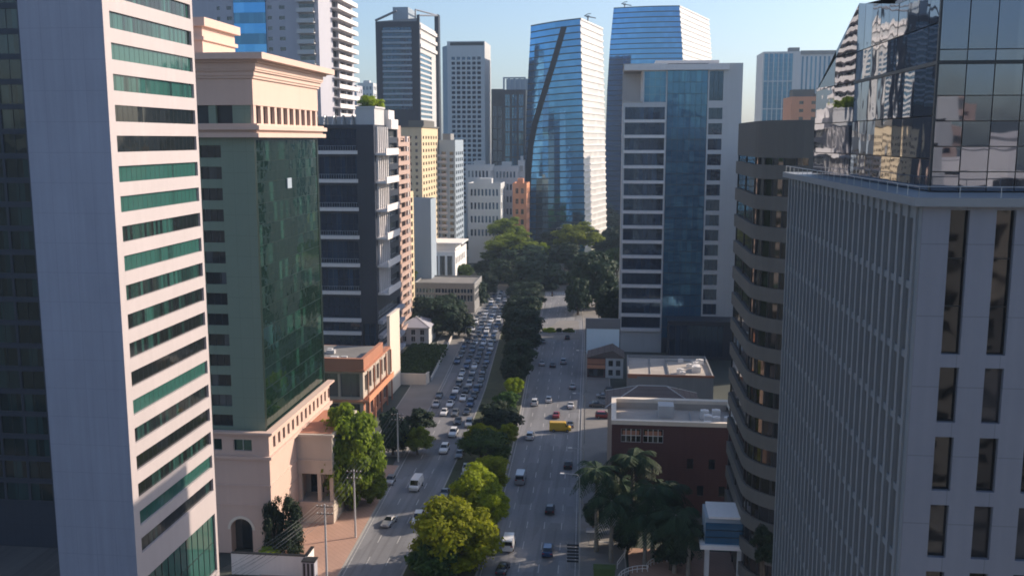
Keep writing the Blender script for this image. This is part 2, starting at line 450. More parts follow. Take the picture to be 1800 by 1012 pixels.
sheet('city_ground', [(-9000, -9000), (9000, -9000), (9000, 15000), (-9000, 15000)], -.15, 'ground')
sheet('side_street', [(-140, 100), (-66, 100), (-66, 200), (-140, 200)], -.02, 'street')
def band(name, A, B, z, mat, h=0, kerb=None, ys=YS):
    mb = MB()
    for y0, y1 in zip(ys, ys[1:]):
        a0, a1, b0, b1 = interp(A, y0), interp(A, y1), interp(B, y0), interp(B, y1)
        mb.poly([(a0, y0, z + h), (b0, y0, z + h), (b1, y1, z + h), (a1, y1, z + h)])
        if h:
            k = .3
            for c0, c1, s in ((a0, a1, -1), (b0, b1, 1)):
                mb.poly([(c0, y0, z), (c0, y0, z + h + .004), (c1, y1, z + h + .004), (c1, y1, z)], 1)
                mb.poly([(c0, y0, z + h + .004), (c0 - s * k, y0, z + h + .004), (c1 - s * k, y1, z + h + .004), (c1, y1, z + h + .004)], 1)
    if h:
        for y in (ys[0], ys[-1]):
            mb.poly([(interp(A, y), y, z), (interp(B, y), y, z), (interp(B, y), y, z + h), (interp(A, y), y, z + h)], 1)
    o = mb.build(name, [M[mat], M['kerb']]); o['kind'] = 'structure'; return o
off = lambda T, d: [(x + d, y) for x, y in T]
band('avenue', off(LK, -1.5), off(RK, 1.5), 0, 'asphalt')
band('median', ML, MR, .01, 'soil', .15)
band('pavement', off(LK, -13), LK, .01, 'paving', .14, ys=[100, 115, 130, 145, 160, 175, 190, 198])
band('pavement', off(LK, -9), LK, .01, 'grey_paving', .14, ys=[204, 220, 240, 260, 290, 320, 350, 380, 410, 445])
band('pavement', RK, off(RK, 8), .01, 'grey_paving', .14)
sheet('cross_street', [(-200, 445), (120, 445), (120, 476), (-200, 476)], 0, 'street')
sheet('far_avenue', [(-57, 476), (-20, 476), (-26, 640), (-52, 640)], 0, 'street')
sheet('park_ground', [(-400, 560), (300, 560), (300, 900), (-400, 900)], -.04, 'grass')
sheet('forecourt', [(4, 120), (60, 120), (60, 160), (3.4, 160)], .155, 'paving')
mb = MB()
for y in range(104, 440, 9):                          # dashed lane lines
    for A, B, n in ((LK, ML, 3), (MR, RK, 5)):
        if A is LK and y > 235: continue
        for k in range(1, n):
            x0, x1 = [interp(A, q) + (interp(B, q) - interp(A, q)) * k / n for q in (y, y + 3.2)]
            mb.poly([(x0 - .08, y, .008), (x0 + .08, y, .008), (x1 + .08, y + 3.2, .008), (x1 - .08, y + 3.2, .008)])
for A, s in ((MR, 1), (RK, -1), (LK, 1)):
    for y0, y1 in zip(YS[:-1], YS[1:]):
        a, b = interp(A, y0) + s * .5, interp(A, y1) + s * .5
        mb.poly([(a - .07, y0, .008), (a + .07, y0, .008), (b + .07, y1, .008), (b - .07, y1, .008)])
def xwalk(A, B, y, w=3.2, s=.55):
    x = interp(A, y) + .8
    while x < interp(B, y) - .8:
        mb.poly([(x, y, .012), (x + s, y, .012), (x + s, y + w, .012), (x, y + w, .012)]); x += s * 2
    mb.poly([(interp(A, y) + .4, y - 2, .012), (interp(B, y) - .4, y - 2, .012), (interp(B, y) - .4, y - 1.6, .012), (interp(A, y) + .4, y - 1.6, .012)])
xwalk(MR, RK, 436); xwalk(LK, ML, 436)
mb.build('lane_markings', M['paint'])['kind'] = 'structure'

# ================================================================== LEFT SIDE BUILDINGS
# -- tall white-banded tower
b = Bld('office_tower', 'tall white tower with long horizontal window bands and a blank grey end wall', 'tower', -69.6, 110, 10.4, 24.6, 104, wall='white_wall')
zs = [(17.8 + 3.62 * k, 17.8 + 3.62 * k + 1.95) for k in range(23)]
b.grid('right', [(1.5, 23.9)], zs, 18, 1, 'g_teal', 'frame_dark', .35, .035, 'window_band', 15.2, fd=.012)
b.grid('right', [(1.5, 23.9)], [(5.2, 14.2)], 12, 2, 'g_teal', 'frame_dark', .35, .08, 'lobby_window', 0, 15.2)
plain_sides(b, ['left'])
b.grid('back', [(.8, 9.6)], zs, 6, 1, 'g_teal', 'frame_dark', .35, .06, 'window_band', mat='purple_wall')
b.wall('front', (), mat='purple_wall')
b.roof()
b.finish()

# -- dark glass block behind it, at the left edge
b = Bld('office_block', 'dark glass office block behind the blank grey end wall, at the left edge', 'office block', -125, 150, 35, 40, 96, wall='navy')
b.grid('right', rows(1, 39, 8, .86), rows(8, 95, 22, .7), 2, 1, 'g_brown', 'frame_dark', .2)
b.grid('front', rows(8, 34.5, 6, .9), rows(8, 95, 22, .78), 2, 1, 'g_edge', 'frame_dark', .2)
plain_sides(b, ['left', 'back']); b.roof(); b.finish()

# -- green glass tower with pink stone crown
GX, GY, GW, GD = -57.6, 152.0, 30.0, 34.0
b = Bld('office_tower', 'green glass tower with a pink stone crown and a row of small pillars', 'tower', GX - GW, GY, GW, GD, 78.5, wall='green_panel')
zf = [21.6 + 3.45 * k for k in range(15)]
b.grid('right', [(.9, GD - .9)], [(z + .02, z + 3.43) for z in zf[:14]], 18, 2, 'g_green', 'frame_green', .10, .03, 'glass_band', 21.4, 70.3, mat='frame_green', fd=.008)
b.wall('front', [(GW - 9.2, GW - 5.6, z + .6, z + 2.6) for z in zf[:14]] + [(GW - 18.2, GW - 14.6, z + .6, z + 2.6) for z in zf[:14]], 21.4, 70.3, depth=.4)
for z in zf[:14]:
    for u in (9.2, 18.2): b.win('front', GW - u, z + .6, 3.6, 2.0, 3, 1, 'g_dark', 'frame_dark', .4)
plain_sides(b, ['left', 'back'], 0, 78.5)
mb = MB()
def ring(z0, z1, e, x0=0, y0=0, x1=GW, y1=GD): mb.box(x0 - e, y0 - e, z0, x1 + e, y1 + e, z1)
ring(70.3, 71.0, 1.3); ring(71.0, 71.5, .8); ring(71.5, 72.2, 1.5); ring(72.2, 72.5, 1.0)      # lower ledge
ring(75.4, 79.6, .15); ring(79.6, 80.0, .45); ring(80.0, 80.7, .65); ring(80.7, 81.0, .95)      # frieze and steps
ring(81.0, 82.0, 1.1); ring(82.0, 82.4, 1.6); ring(82.4, 83.4, 2.9)
b.part('crown', mb, M['pink_stone'])
mb = MB(); mb.box(GW - .06, 15.2, 61.4, GW + .12, 17.4, 63.2); b.part('sky_reflection_pane', mb, M['far_blue'])  # pale panel whose colour stands in for sky reflected in one pane
mb = MB(); mb.box(.8, .8, 72.5, GW - .8, GD - .8, 75.4); b.part('recess_wall', mb, M['frame_dark'])
for k in range(11):
    mb = MB(); y = .2 + k * (GD - 1.35) / 10; mb.box(GW - .5, y, 72.5, GW + .05, y + 1.1, 75.4); b.part('pillar', mb, M['pink_stone'])
for x0, x1 in ((GW - 3.4, GW - .4), (GW - 7.4, GW - 6.2), (GW - 13, GW - 10.6)):
    mb = MB(); mb.box(x0, .05, 72.5, x1, .75, 75.4); b.part('front_pier', mb, M['green_panel'])
mb = MB(); mb.box(2, 6, 83.4, 19.6, 20, 88.4); mb.box(1.2, 5.2, 88.4, 20.4, 20.8, 89.8); mb.box(1.6, 5.6, 86.2, 20, 20.4, 86.8)
b.part('penthouse', mb, M['pink_stone'])
# podium: attic with small square windows, arched entrance, side portal
pe = .8
def podium():
    ops = [(u, u + 1.15, 18.2, 20.2) for u in [1.2 + 2.45 * k for k in range(14)]]
    b.wall('right', ops, 17.4, 21.0, u0=-pe, depth=.4, mat='pink_stone', off=pe)
    for o in ops: b.win('right', o[0], o[2], 1.15, 2.0, 1, 1, 'g_brown', 'frame_dark', .4, .06, 'attic_window', pe)
    b.wall('right', (), 0, 17.4, u0=-pe, mat='pink_stone', off=pe)
    ops = [(GW - 5.4, GW - 2.2, 18.2, 20.2), (GW - 10.5, GW - 7.4, 18.2, 20.2)]
    b.wall('front', ops, 17.4, 21.0, u1=GW + pe, depth=.4, mat='pink_stone', off=pe)
    for o in ops: b.win('front', o[0], o[2], o[1] - o[0], 2.0, 2, 1, 'g_green', 'frame_white', .4, .08, 'attic_window', pe)
    # arch
    cx, r, zsp = GW - 4.6, 1.9, 4.3
    mi = b.mi('pink_stone'); mb = b.mb; y = -pe
    arc = [(cx + r * math.cos(t), zsp + r * math.sin(t)) for t in [math.pi * k / 16 for k in range(17)]]
    x0, x1, z1 = 0, GW + pe, 17.4
    mb.poly([(x0, y, 0), (cx - r, y, 0), (cx - r, y, zsp), (x0, y, zsp)], mi); mb.poly([(cx + r, y, 0), (x1, y, 0), (x1, y, zsp), (cx + r, y, zsp)], mi)
    zt = zsp + r
    mb.poly([(x0, y, zsp), (cx - r, y, zsp), (cx - r, y, zt), (x0, y, zt)], mi); mb.poly([(cx + r, y, zsp), (x1, y, zsp), (x1, y, zt), (cx + r, y, zt)], mi)
    mb.poly([(x0, y, zt), (x1, y, zt), (x1, y, z1), (x0, y, z1)], mi)
    for (ax, az), (bx, bz) in zip(arc, arc[1:]):
        mb.poly([(bx, y, bz), (ax, y, az), (ax, y, zt), (bx, y, zt)], mi)
        mb.poly([(ax, y, az), (bx, y, bz), (bx, y + 2, bz), (ax, y + 2, az)], mi)
    for sx in (cx - r, cx + r): mb.poly([(sx, y, 0), (sx, y + 2, 0), (sx, y + 2, zsp), (sx, y, zsp)], mi)
    g = MB(); g.poly([(cx - r, y + 1.95, 0)] + [(cx + r, y + 1.95, 0)] + [(q[0], y + 1.95, q[1]) for q in arc]); b.part('arched_door', g, M['g_dark'])
    t = MB()
    for k in range(16):
        (ax, az), (bx, bz) = [(cx + (r + .05) * math.cos(math.pi * (k + e) / 16), zsp + (r + .05) * math.sin(math.pi * (k + e) / 16)) for e in (0, 1)]
        cc = (cx, zsp); s = (r + .5) / (r + .05)
        o2 = lambda p: (cc[0] + (p[0] - cc[0]) * s, cc[1] + (p[1] - cc[1]) * s)
        A2, B2 = o2((ax, az)), o2((bx, bz))
        t.poly([(bx, y - .12, bz), (ax, y - .12, az), (A2[0], y - .12, A2[1]), (B2[0], y - .12, B2[1])])
        t.poly([(B2[0], y - .12, B2[1]), (A2[0], y - .12, A2[1]), (A2[0], y, A2[1]), (B2[0], y, B2[1])])
    b.part('arch_trim', t, M['cream'])
    c = MB()
    for z0, z1, e in ((16.9, 17.4, .5), (21.0, 21.35, .5), (21.35, 21.7, .9), (12.0, 12.3, .15), (8.6, 8.85, .12)):
        c.box(-.1, -pe - e, z0, GW + pe + e, -.6, z1); c.box(GW + .3, -.6, z0, GW + pe + e, GD + e, z1)
    b.part('cornice', c, M['pink_stone'])
podium()
mb = MB()
mb.box(GW + pe, 13, 0, GW + pe + 6.6, 29, 4.2, 0)
wy = 13
mb.box(GW + pe, wy, 9.6, GW + pe + 6.6, 29, 16.6); mb.box(GW + pe - .02, wy - .35, 16.6, GW + pe + 6.95, 29.3, 17.1); mb.box(GW + pe - .01, wy - .2, 12.0, GW + pe + 6.8, wy, 12.3)
for x in (0, 3.6, 5.9): mb.box(GW + pe + x + .02, wy + .3, 4.2, GW + pe + x + .7, wy + 1.1, 9.6)
mb.box(GW + pe, wy + 5, 4.2, GW + pe + 6.6, 29, 9.6)
b.part('portal', mb, M['beige_wall'])
mb = MB(); mb.box(GW + pe + .9, wy + 4.9, 4.3, GW + pe + 3.4, wy + 4.98, 9.5); b.part('portal_door', mb, M['g_dark'])
mb = MB(); mb.box(GW + pe + .4, wy + .4, 17.1, GW + pe + 6.4, 28.5, 17.16); b.part('portal_roof', mb, M['terracotta'])
b.finish()

# -- pink terrace building
b = Bld('terrace_building', 'salmon pink low building with covered roof terrace and a tall cream party wall', 'building', -78, 226, 17.6, 26, 14, wall='beige_wall')
b.grid('front', rows(.6, 17, 3, .9), [(7.2, 13.2), (1.0, 5.6)], 2, 1, 'g_dark', 'frame_grey', .8, .1)
b.grid('right', rows(1, 25, 6, .7), [(8.2, 12.4)], 2, 1, 'g_brown', 'frame_dark', 1.2, .1, u1=26, z0=7)
b.grid('right', rows(1, 25, 5, .62), [(1, 5.4)], 2, 1, 'g_dark', 'frame_white', .4, .1, z0=0, z1=7, mat='terracotta')
plain_sides(b, ['left', 'back'])
mb = MB(); mb.box(-.6, -1.4, 14, 18.4, 26.4, 14.5); mb.box(-.3, -1.0, 14.5, 18.1, 0, 17.2); mb.box(17.2, 0, 14.5, 18.1, 19, 17.2); b.part('parapet', mb, M['terracotta'])
mb = MB(); mb.box(17.7, -.8, 6.2, 19.3, 26, 6.6); mb.box(19.1, -.8, 6.6, 19.3, 26, 7.7); mb.box(-.4, -1.1, 6.2, 17.7, -.05, 6.7); b.part('balcony', mb, M['orange'])
for y in (0.2, 6.5, 13, 19.5, 25):
    mb = MB(); mb.box(18.7, y, 0, 19.05, y + .35, 6.2); mb.box(18.6, y, 7.72, 18.9, y + .3, 14); b.part('column', mb, M['terracotta'])
mb = MB(); mb.box(0, .1, 14.5, 17, 25.8, 14.56); b.part('roof', mb, M['roof'])
mb = MB()
for i in range(9):
    x, y = random.uniform(1, 14), random.uniform(2, 23); mb.box(x, y, 14.57, x + random.uniform(.8, 2.2), y + random.uniform(.8, 1.8), 14.57 + random.uniform(.6, 1.5))
b.part('roof_equipment', mb, M['pale_concrete'])
mb = MB(); mb.box(17.0, 28.5, 0, 17.8, 40.8, 22.2); mb.box(16.9, 28.4, 22.2, 17.9, 40.9, 22.5); b.part('party_wall', mb, M['cream'])
b.finish()

# -- navy glass tower with white balcony slabs
BX, BY, BW, BD = -85.0, 266.0, 18.6, 30.0
b = Bld('office_tower', 'navy blue glass tower with white balcony slabs every second floor and a cluttered roof', 'tower', BX, BY, BW, BD, 74, wall='navy')
fl = [18.5 + 7.9 * k for k in range(7)]
ops = []
for z in fl[1:]:
    ops += [(1.0, 13.6, z + 1.2, z + 7.2)]
ops += [(1.0, 13.6, 7.5, 9.6), (1.0, 13.6, 11.2, 14.6), (1.0, 13.6, 15.7, 18.4), (1.0, 13.6, 19.7, 25.5), (14.4, 18, 11, 18)]
b.wall('front', ops, depth=.9)
for o in ops: b.win('front', o[0], o[2], o[1] - o[0], o[3] - o[2], 8 if o[1] - o[0] > 5 else 2, 2, 'g_navy', 'frame_dark', .9, .07)
for z in fl + [10.0, 14.7, 7.0]:
    mb = MB(); mb.box(.4, -.9, z, 13.9, -.01, z + 1.0)
    b.part('balcony_slab', mb, M['balcony_white'])
for z in fl[1:]:
    mb = MB()
    for k in range(19): mb.box(.8 + k * .7, -.7, z + 1.0, .86 + k * .7, -.64, z + 2.3)
    mb.box(.6, -.72, z + 2.3, 13.7, -.62, z + 2.38); b.part('railing', mb, M['rail'])
opr = []
for z in fl[1:]: opr += [(2.5, 16, z + 1.4, z + 6.8), (18.5, 28.8, z + .8, z + 3.0), (18.5, 28.8, z + 4.8, z + 7)]
for k in range(5): opr += [(1, 29, 2.2 + 4.2 * k, 4.6 + 4.2 * k)]
b.wall('right', opr, depth=1.0)
for o in opr: b.win('right', o[0], o[2], o[1] - o[0], o[3] - o[2], max(3, int((o[1] - o[0]) / 1.7)), 1, 'g_dark', 'frame_white', 1.0, .1)
for i, z in enumerate(fl[1:]):
    mb = MB(); mb.box(BW + .01, 1.2, z - .3, BW + 3.2, 17, z + .3); mb.box(BW + 2.9, 1.2, z + .3, BW + 3.2, 17, z + 1.6); b.part('side_balcony', mb, M['balcony_white'])
    mb = MB()
    for k in range(6): mb.box(BW + .05, 2.4 + k * 2.3, z + .3, BW + .6, 3.0 + k * 2.3, z + 7.6)
    b.part('white_mullions', mb, M['balcony_white'])
for k in range(5):
    mb = MB(); mb.box(BW + .01, .4, 1.0 + 4.2 * k, BW + 1.5, 29.8, 2.0 + 4.2 * k); b.part('side_slab', mb, M['lilac'])
plain_sides(b, ['left', 'back']); b.roof(1.2, .4)
mb = MB()
for k in range(5):
    x = 1.5 + k * 2.6; mb.tube([(x, 3 + 2 * math.sin(t), 73.2 + 3.4 * math.cos(t * .98)) for t in [-1.5 + .3 * q for q in range(11)]], .22, 6)
mb.box(.8, 7, 73, 12.5, 11, 76.4); b.part('roof_pipes', mb, M['steel'])
mb = MB(); mb.box(13, 2.5, 73, 18.3, 14, 78.6); mb.box(12.8, 2.3, 78.6, 18.6, 14.2, 79.1); b.part('plant_room', mb, M['pale_concrete'])
mb = MB(); mb.box(15, 15, 73, 20.2, 24, 75.8); mb.box(17, 14.6, 75.8, 19.5, 22, 78.4); b.part('roof_cabin', mb, M['balcony_white'])
b.finish()

# -- white residential tower with blue glass middle
RX, RY, RW, RD = -136.0, 300.0, 44.5, 40.0
b = Bld('apartment_tower', 'very tall pale apartment tower with a blue glass centre and white side balconies', 'tower', RX, RY, RW, RD, 134, wall='lilac')
nf = 40; fz = [8 + 3.15 * k for k in range(nf)]
cols = [(12.0, 13.0), (15.2, 16.8), (28.3, 29.7), (32.0, 33.8)]
vis = [z for z in fz if z > 70]
b.grid('front', cols, [(z + 1, z + 2.1) for z in vis], 1, 1, 'g_dark', 'frame_grey', .25, z0=66)
b.wall('front', (), 0, 66)
for k, z in enumerate(vis):
    mb = MB(); mb.box(17.6, -.5, z, 27.8, -.01, z + 3.1); b.part('glass_bay', mb, [M['g_bluem'] if k % 2 else M['g_blue']])
for z in vis:
    mb = MB(); mb.box(38.0, -1.9, z - .2, 43.5, -.01, z + .1); mb.box(38, -1.9, z + .1, 43.5, -1.8, z + 1.1); b.part('front_balcony', mb, M['pale_concrete'])
    mb = MB(); mb.box(38.4, -.06, z + .15, 43.2, -.012, z + 2.5); b.part('balcony_door', mb, M['g_dark'])
b.grid('right', rows(14, 38, 3, .8), [(z + .3, z + 2.6) for z in vis], 2, 1, 'g_dark', 'frame_grey', .8, .1, z0=66)
b.wall('right', (), 0, 66)
for z in vis:
    mb = MB(); mb.box(RW + .01, 14, z - .25, RW + 2.3, 38.5, z + .05); mb.box(RW + 2.1, 14, z + .05, RW + 2.3, 38.5, z + 1.15); b.part('side_balcony', mb, M['balcony_white'])
plain_sides(b, ['left', 'back']); b.roof(); b.finish()

# -- rose apartment block with balconies, behind the navy tower
b = Bld('apartment_block', 'rose and brown apartment block with stacked balconies beside the navy tower', 'apartments', -87, 312, 15.5, 26, 71, wall='rose_wall')
fz = [6 + 3.1 * k for k in range(21)]
b.grid('front', [(2, 4.5), (7, 9.5), (11.5, 13.8)], [(z + 1, z + 2.3) for z in fz], 2, 1, 'g_dark', 'frame_grey', .2)
b.grid('right', [(2, 8), (11, 17), (19.5, 24.5)], [(z + .3, z + 2.4) for z in fz], 3, 1, 'g_brown', 'frame_grey', .6, .1)
for z in fz:
    mb = MB(); mb.box(15.51, 1, z - .3, 17.0, 17.5, z + .1); mb.box(16.8, 1, z + .1, 17.0, 17.5, z + 1.1); b.part('balcony', mb, M['rose_wall'])
mb = MB(); mb.box(15.52, 18.2, 0, 16.3, 19.2, 71); b.part('corner_strip', mb, M['balcony_white'])
plain_sides(b, ['left', 'back']); b.roof(1.3)
mb = MB(); mb.box(8, 4, 70, 15, 14, 74.5); b.part('penthouse', mb, M['rose_wall'])
b.finish()

# -- slim pale tan block right of it
b = Bld('apartment_block', 'narrow tan apartment block with brown balconies next to a blank blue grey wall', 'apartments', -92, 352, 14, 22, 50, wall='ochre')
fz = [5 + 3.1 * k for k in range(14)]
b.grid('right', [(2, 7), (9, 14), (16, 20)], [(z + .4, z + 2.3) for z in fz], 2, 1, 'g_brown', 'frame_grey', .5)
b.grid('front', [(2, 4), (9, 12)], [(z + .8, z + 2.3) for z in fz], 1, 1, 'g_brown', 'frame_grey', .3)
plain_sides(b, ['left', 'back']); b.roof(); b.finish()

# -- blank blue-grey block
p = at(727, 350, 400); p2 = at(757, 350, 400)
b = Bld('office_block', 'blank windowless blue grey block standing between the tan flats and the ochre tower', 'building', p.x - 8, 400, p2.x - p.x + 8, 12, p.z, wall='far_blue')
plain_sides(b, ['front', 'right', 'left', 'back']); b.roof(); b.finish()

# -- ochre apartment tower
x0 = at(700, 230, 430).x; x1 = at(741, 230, 430).x
zt = at(741, 224, 430).z
b = Bld('apartment_tower', 'ochre apartment tower with a grid of small square windows on its sunny side', 'tower', x0, 430, x1 - x0, 40, zt, wall='ochre')
b.grid('right', rows(1, 39, 6, .5), rows(8, zt - 3, 22, .48), 2, 1, 'g_brown', 'frame_dark', .4, .1)
b.grid('front', rows(1, x1 - x0 - 1, 3, .4), rows(8, zt - 3, 22, .45), 1, 1, 'g_brown', 'frame_dark', .3, .1)
plain_sides(b, ['left', 'back']); b.roof(1.2)
mb = MB(); mb.box(-.4, -.4, zt, x1 - x0 + .6, 40.4, zt + .6); mb.box(3, 8, zt + .6, x1 - x0 - .5, 34, zt + 3.2); b.part('roof_slab', mb, M['brown_conc'])
b.finish()

# -- grey balcony tower right of the ochre one
x0 = at(772, 260, 470).x; x1 = at(800, 260, 470).x; zt = at(780, 246, 470).z
b = Bld('apartment_tower', 'slim shaded grey tower with thin balconies, right of the ochre apartment tower', 'tower', x0, 470, x1 - x0, 26, zt, wall='far_blue')
fz = [6 + 3.1 * k for k in range(int((zt - 8) / 3.1))]
b.grid('front', [(1, 3.2), (5, 7)], [(z + .5, z + 2.2) for z in fz], 1, 1, 'g_dark', 'frame_grey', .3)
b.grid('right', rows(1, 25, 4, .6), [(z + .5, z + 2.2) for z in fz], 2, 1, 'g_dark', 'frame_grey', .3)
for z in fz:
    mb = MB(); mb.box(-1.3, -1.2, z - .2, 4, -.01, z + .1); mb.box(-1.3, -1.2, z + .1, 4, -1.1, z + 1); b.part('balcony', mb, M['lilac'])
plain_sides(b, ['left', 'back']); b.roof()
mb = MB(); mb.box(1, 4, zt - 1, 5, 14, zt + 3); b.part('water_tank', mb, M['grey_concrete'])
b.finish()

# -- dark striped tower with slanted top
DY = 480.0
x0 = at(661, 100, DY).x; x1 = at(736, 100, DY).x; zt = at(700, 38, DY).z; DW = x1 - x0
b = Bld('office_tower', 'dark blue tower with horizontal stripes, a slanted roof edge and a lighter sunny side', 'tower', x0, DY, DW, 52, zt, wall='navy')
n = 15
zr = rows(84, zt - 2, n, .56)
b.grid('front', [(3.4, DW - 3.6)], zr, 8, 1, 'g_navy', 'frame_dark', .5, .2, z0=0)
for a, c in zip(zr, zr[1:]):
    mb = MB(); mb.box(3.3, -.5, a[1] + .1, DW - 3.4, -.01, c[0] - .1); b.part('spandrel', mb, M['far_blue'])
b.grid('right', [(4, 34)], rows(70, zt - 14, 17, .6), 10, 1, 'g_bluem', 'frame_white', .4, .2, z0=0, mat='pale_concrete')
for z in (zt - 12, zt - 7.5, zt - 3):
    mb = MB(); mb.box(DW + .01, 2, z, DW + .9, 50, z + 1.6); b.part('white_band', mb, M['balcony_white'])
mb = MB(); mb.box(DW - .6, 47, 0, DW + 1.6, 52.01, zt + 9); mb.box(DW - .6, -.6, 0, DW + .6, 1.2, zt + 3); b.part('corner_fin', mb, M['navy'])
mb = MB(); mb.poly([(0, -.02, zt), (DW, -.02, zt), (DW, -.02, zt + 1.5), (0, -.02, zt - 1.5 + 1.6)]); mb.tube([(0, 0, zt + .5), (DW * .5, 0, zt + 5)], .6); mb.tube([(DW, 2, zt + 3), (DW + 1, 50, zt + 8.7)], .5); mb.tube([(DW * .9, 4, zt + 6), (DW + 1, 50, zt + 8.7)], .4); mb.tube([(DW * .9, 4, zt), (DW * .9, 4, zt + 6)], .4)
b.part('roof_edge', mb, M['frame_grey'])
mb = MB(); mb.box(DW * .38, 3, zt - 2, DW * .74, 20, zt + 7.2); b.part('plant_room', mb, M['far_blue'])
plain_sides(b, ['left', 'back']); b.roof(1.0); b.finish()

# -- white tower with grid of windows
WY = 620.0
x0 = at(786, 100, WY).x; x1 = at(852, 100, WY).x; zt = at(800, 73, WY).z; WW = x1 - x0
b = Bld('office_tower', 'white tower with a regular grid of small dark windows and a dark top strip', 'tower', x0, WY, WW, 30, zt, wall='far_white')
zg = rows(22, zt - 9, 33, .62)
b.grid('front', rows(2.2, WW - 2, 6, .7), zg, 1, 1, 'g_navy', 'frame_grey', .5, .1)
mb = MB(); mb.prism([(0, 0), (0, 30), (-4.6, 30), (-4.6, 9)], 0, zt - 2.5); b.part('chamfer_wall', mb, M['far_blue'])
mb = MB(); mb.box(2, -.1, zt - 2.6, WW - .6, -.01, zt - .6); b.part('louvre_strip', mb, M['frame_dark'])
plain_sides(b, ['left', 'right', 'back']); b.roof(1.0); b.finish()

# -- pair of dark far towers
FY = 720.0
for xa, xb, yt, lab in ((862, 884, 156, 'low dark blue tower left of a taller open-topped one, far away'), (884, 924, 136, 'dark blue far tower with an open frame on top')):
    x0, x1, zt = at(xa, 200, FY).x, at(xb, 200, FY).x, at(870, yt, FY).z; w = x1 - x0; tall = xb > 900
    b = Bld('office_tower', lab, 'tower', x0 + (.1 if tall else 0), FY + (0 if tall else 6), w - .2, 24, zt - (9 if tall else 0), wall='navy')
    b.grid('front', rows(.8, w - 1, 3 if tall else 2, .72), rows(20, zt - 12, 9, .9), 2, 4, 'g_bluem' if tall else 'g_navy', 'frame_dark', .3, .25)
    plain_sides(b, ['left', 'right', 'back']); b.roof(.6)
    if tall:
        mb = MB()
        for k in range(5): mb.box(k * (w - 1.4) / 4, 0, zt - 9, k * (w - 1.4) / 4 + 1.2, 1.2, zt - 1)
        mb.box(0, 0, zt - 1, w - .2, 1.2, zt); mb.box(0, 22, zt - 9, w - .2, 23.5, zt); b.part('roof_frame', mb, M['far_blue'])
    b.finish()

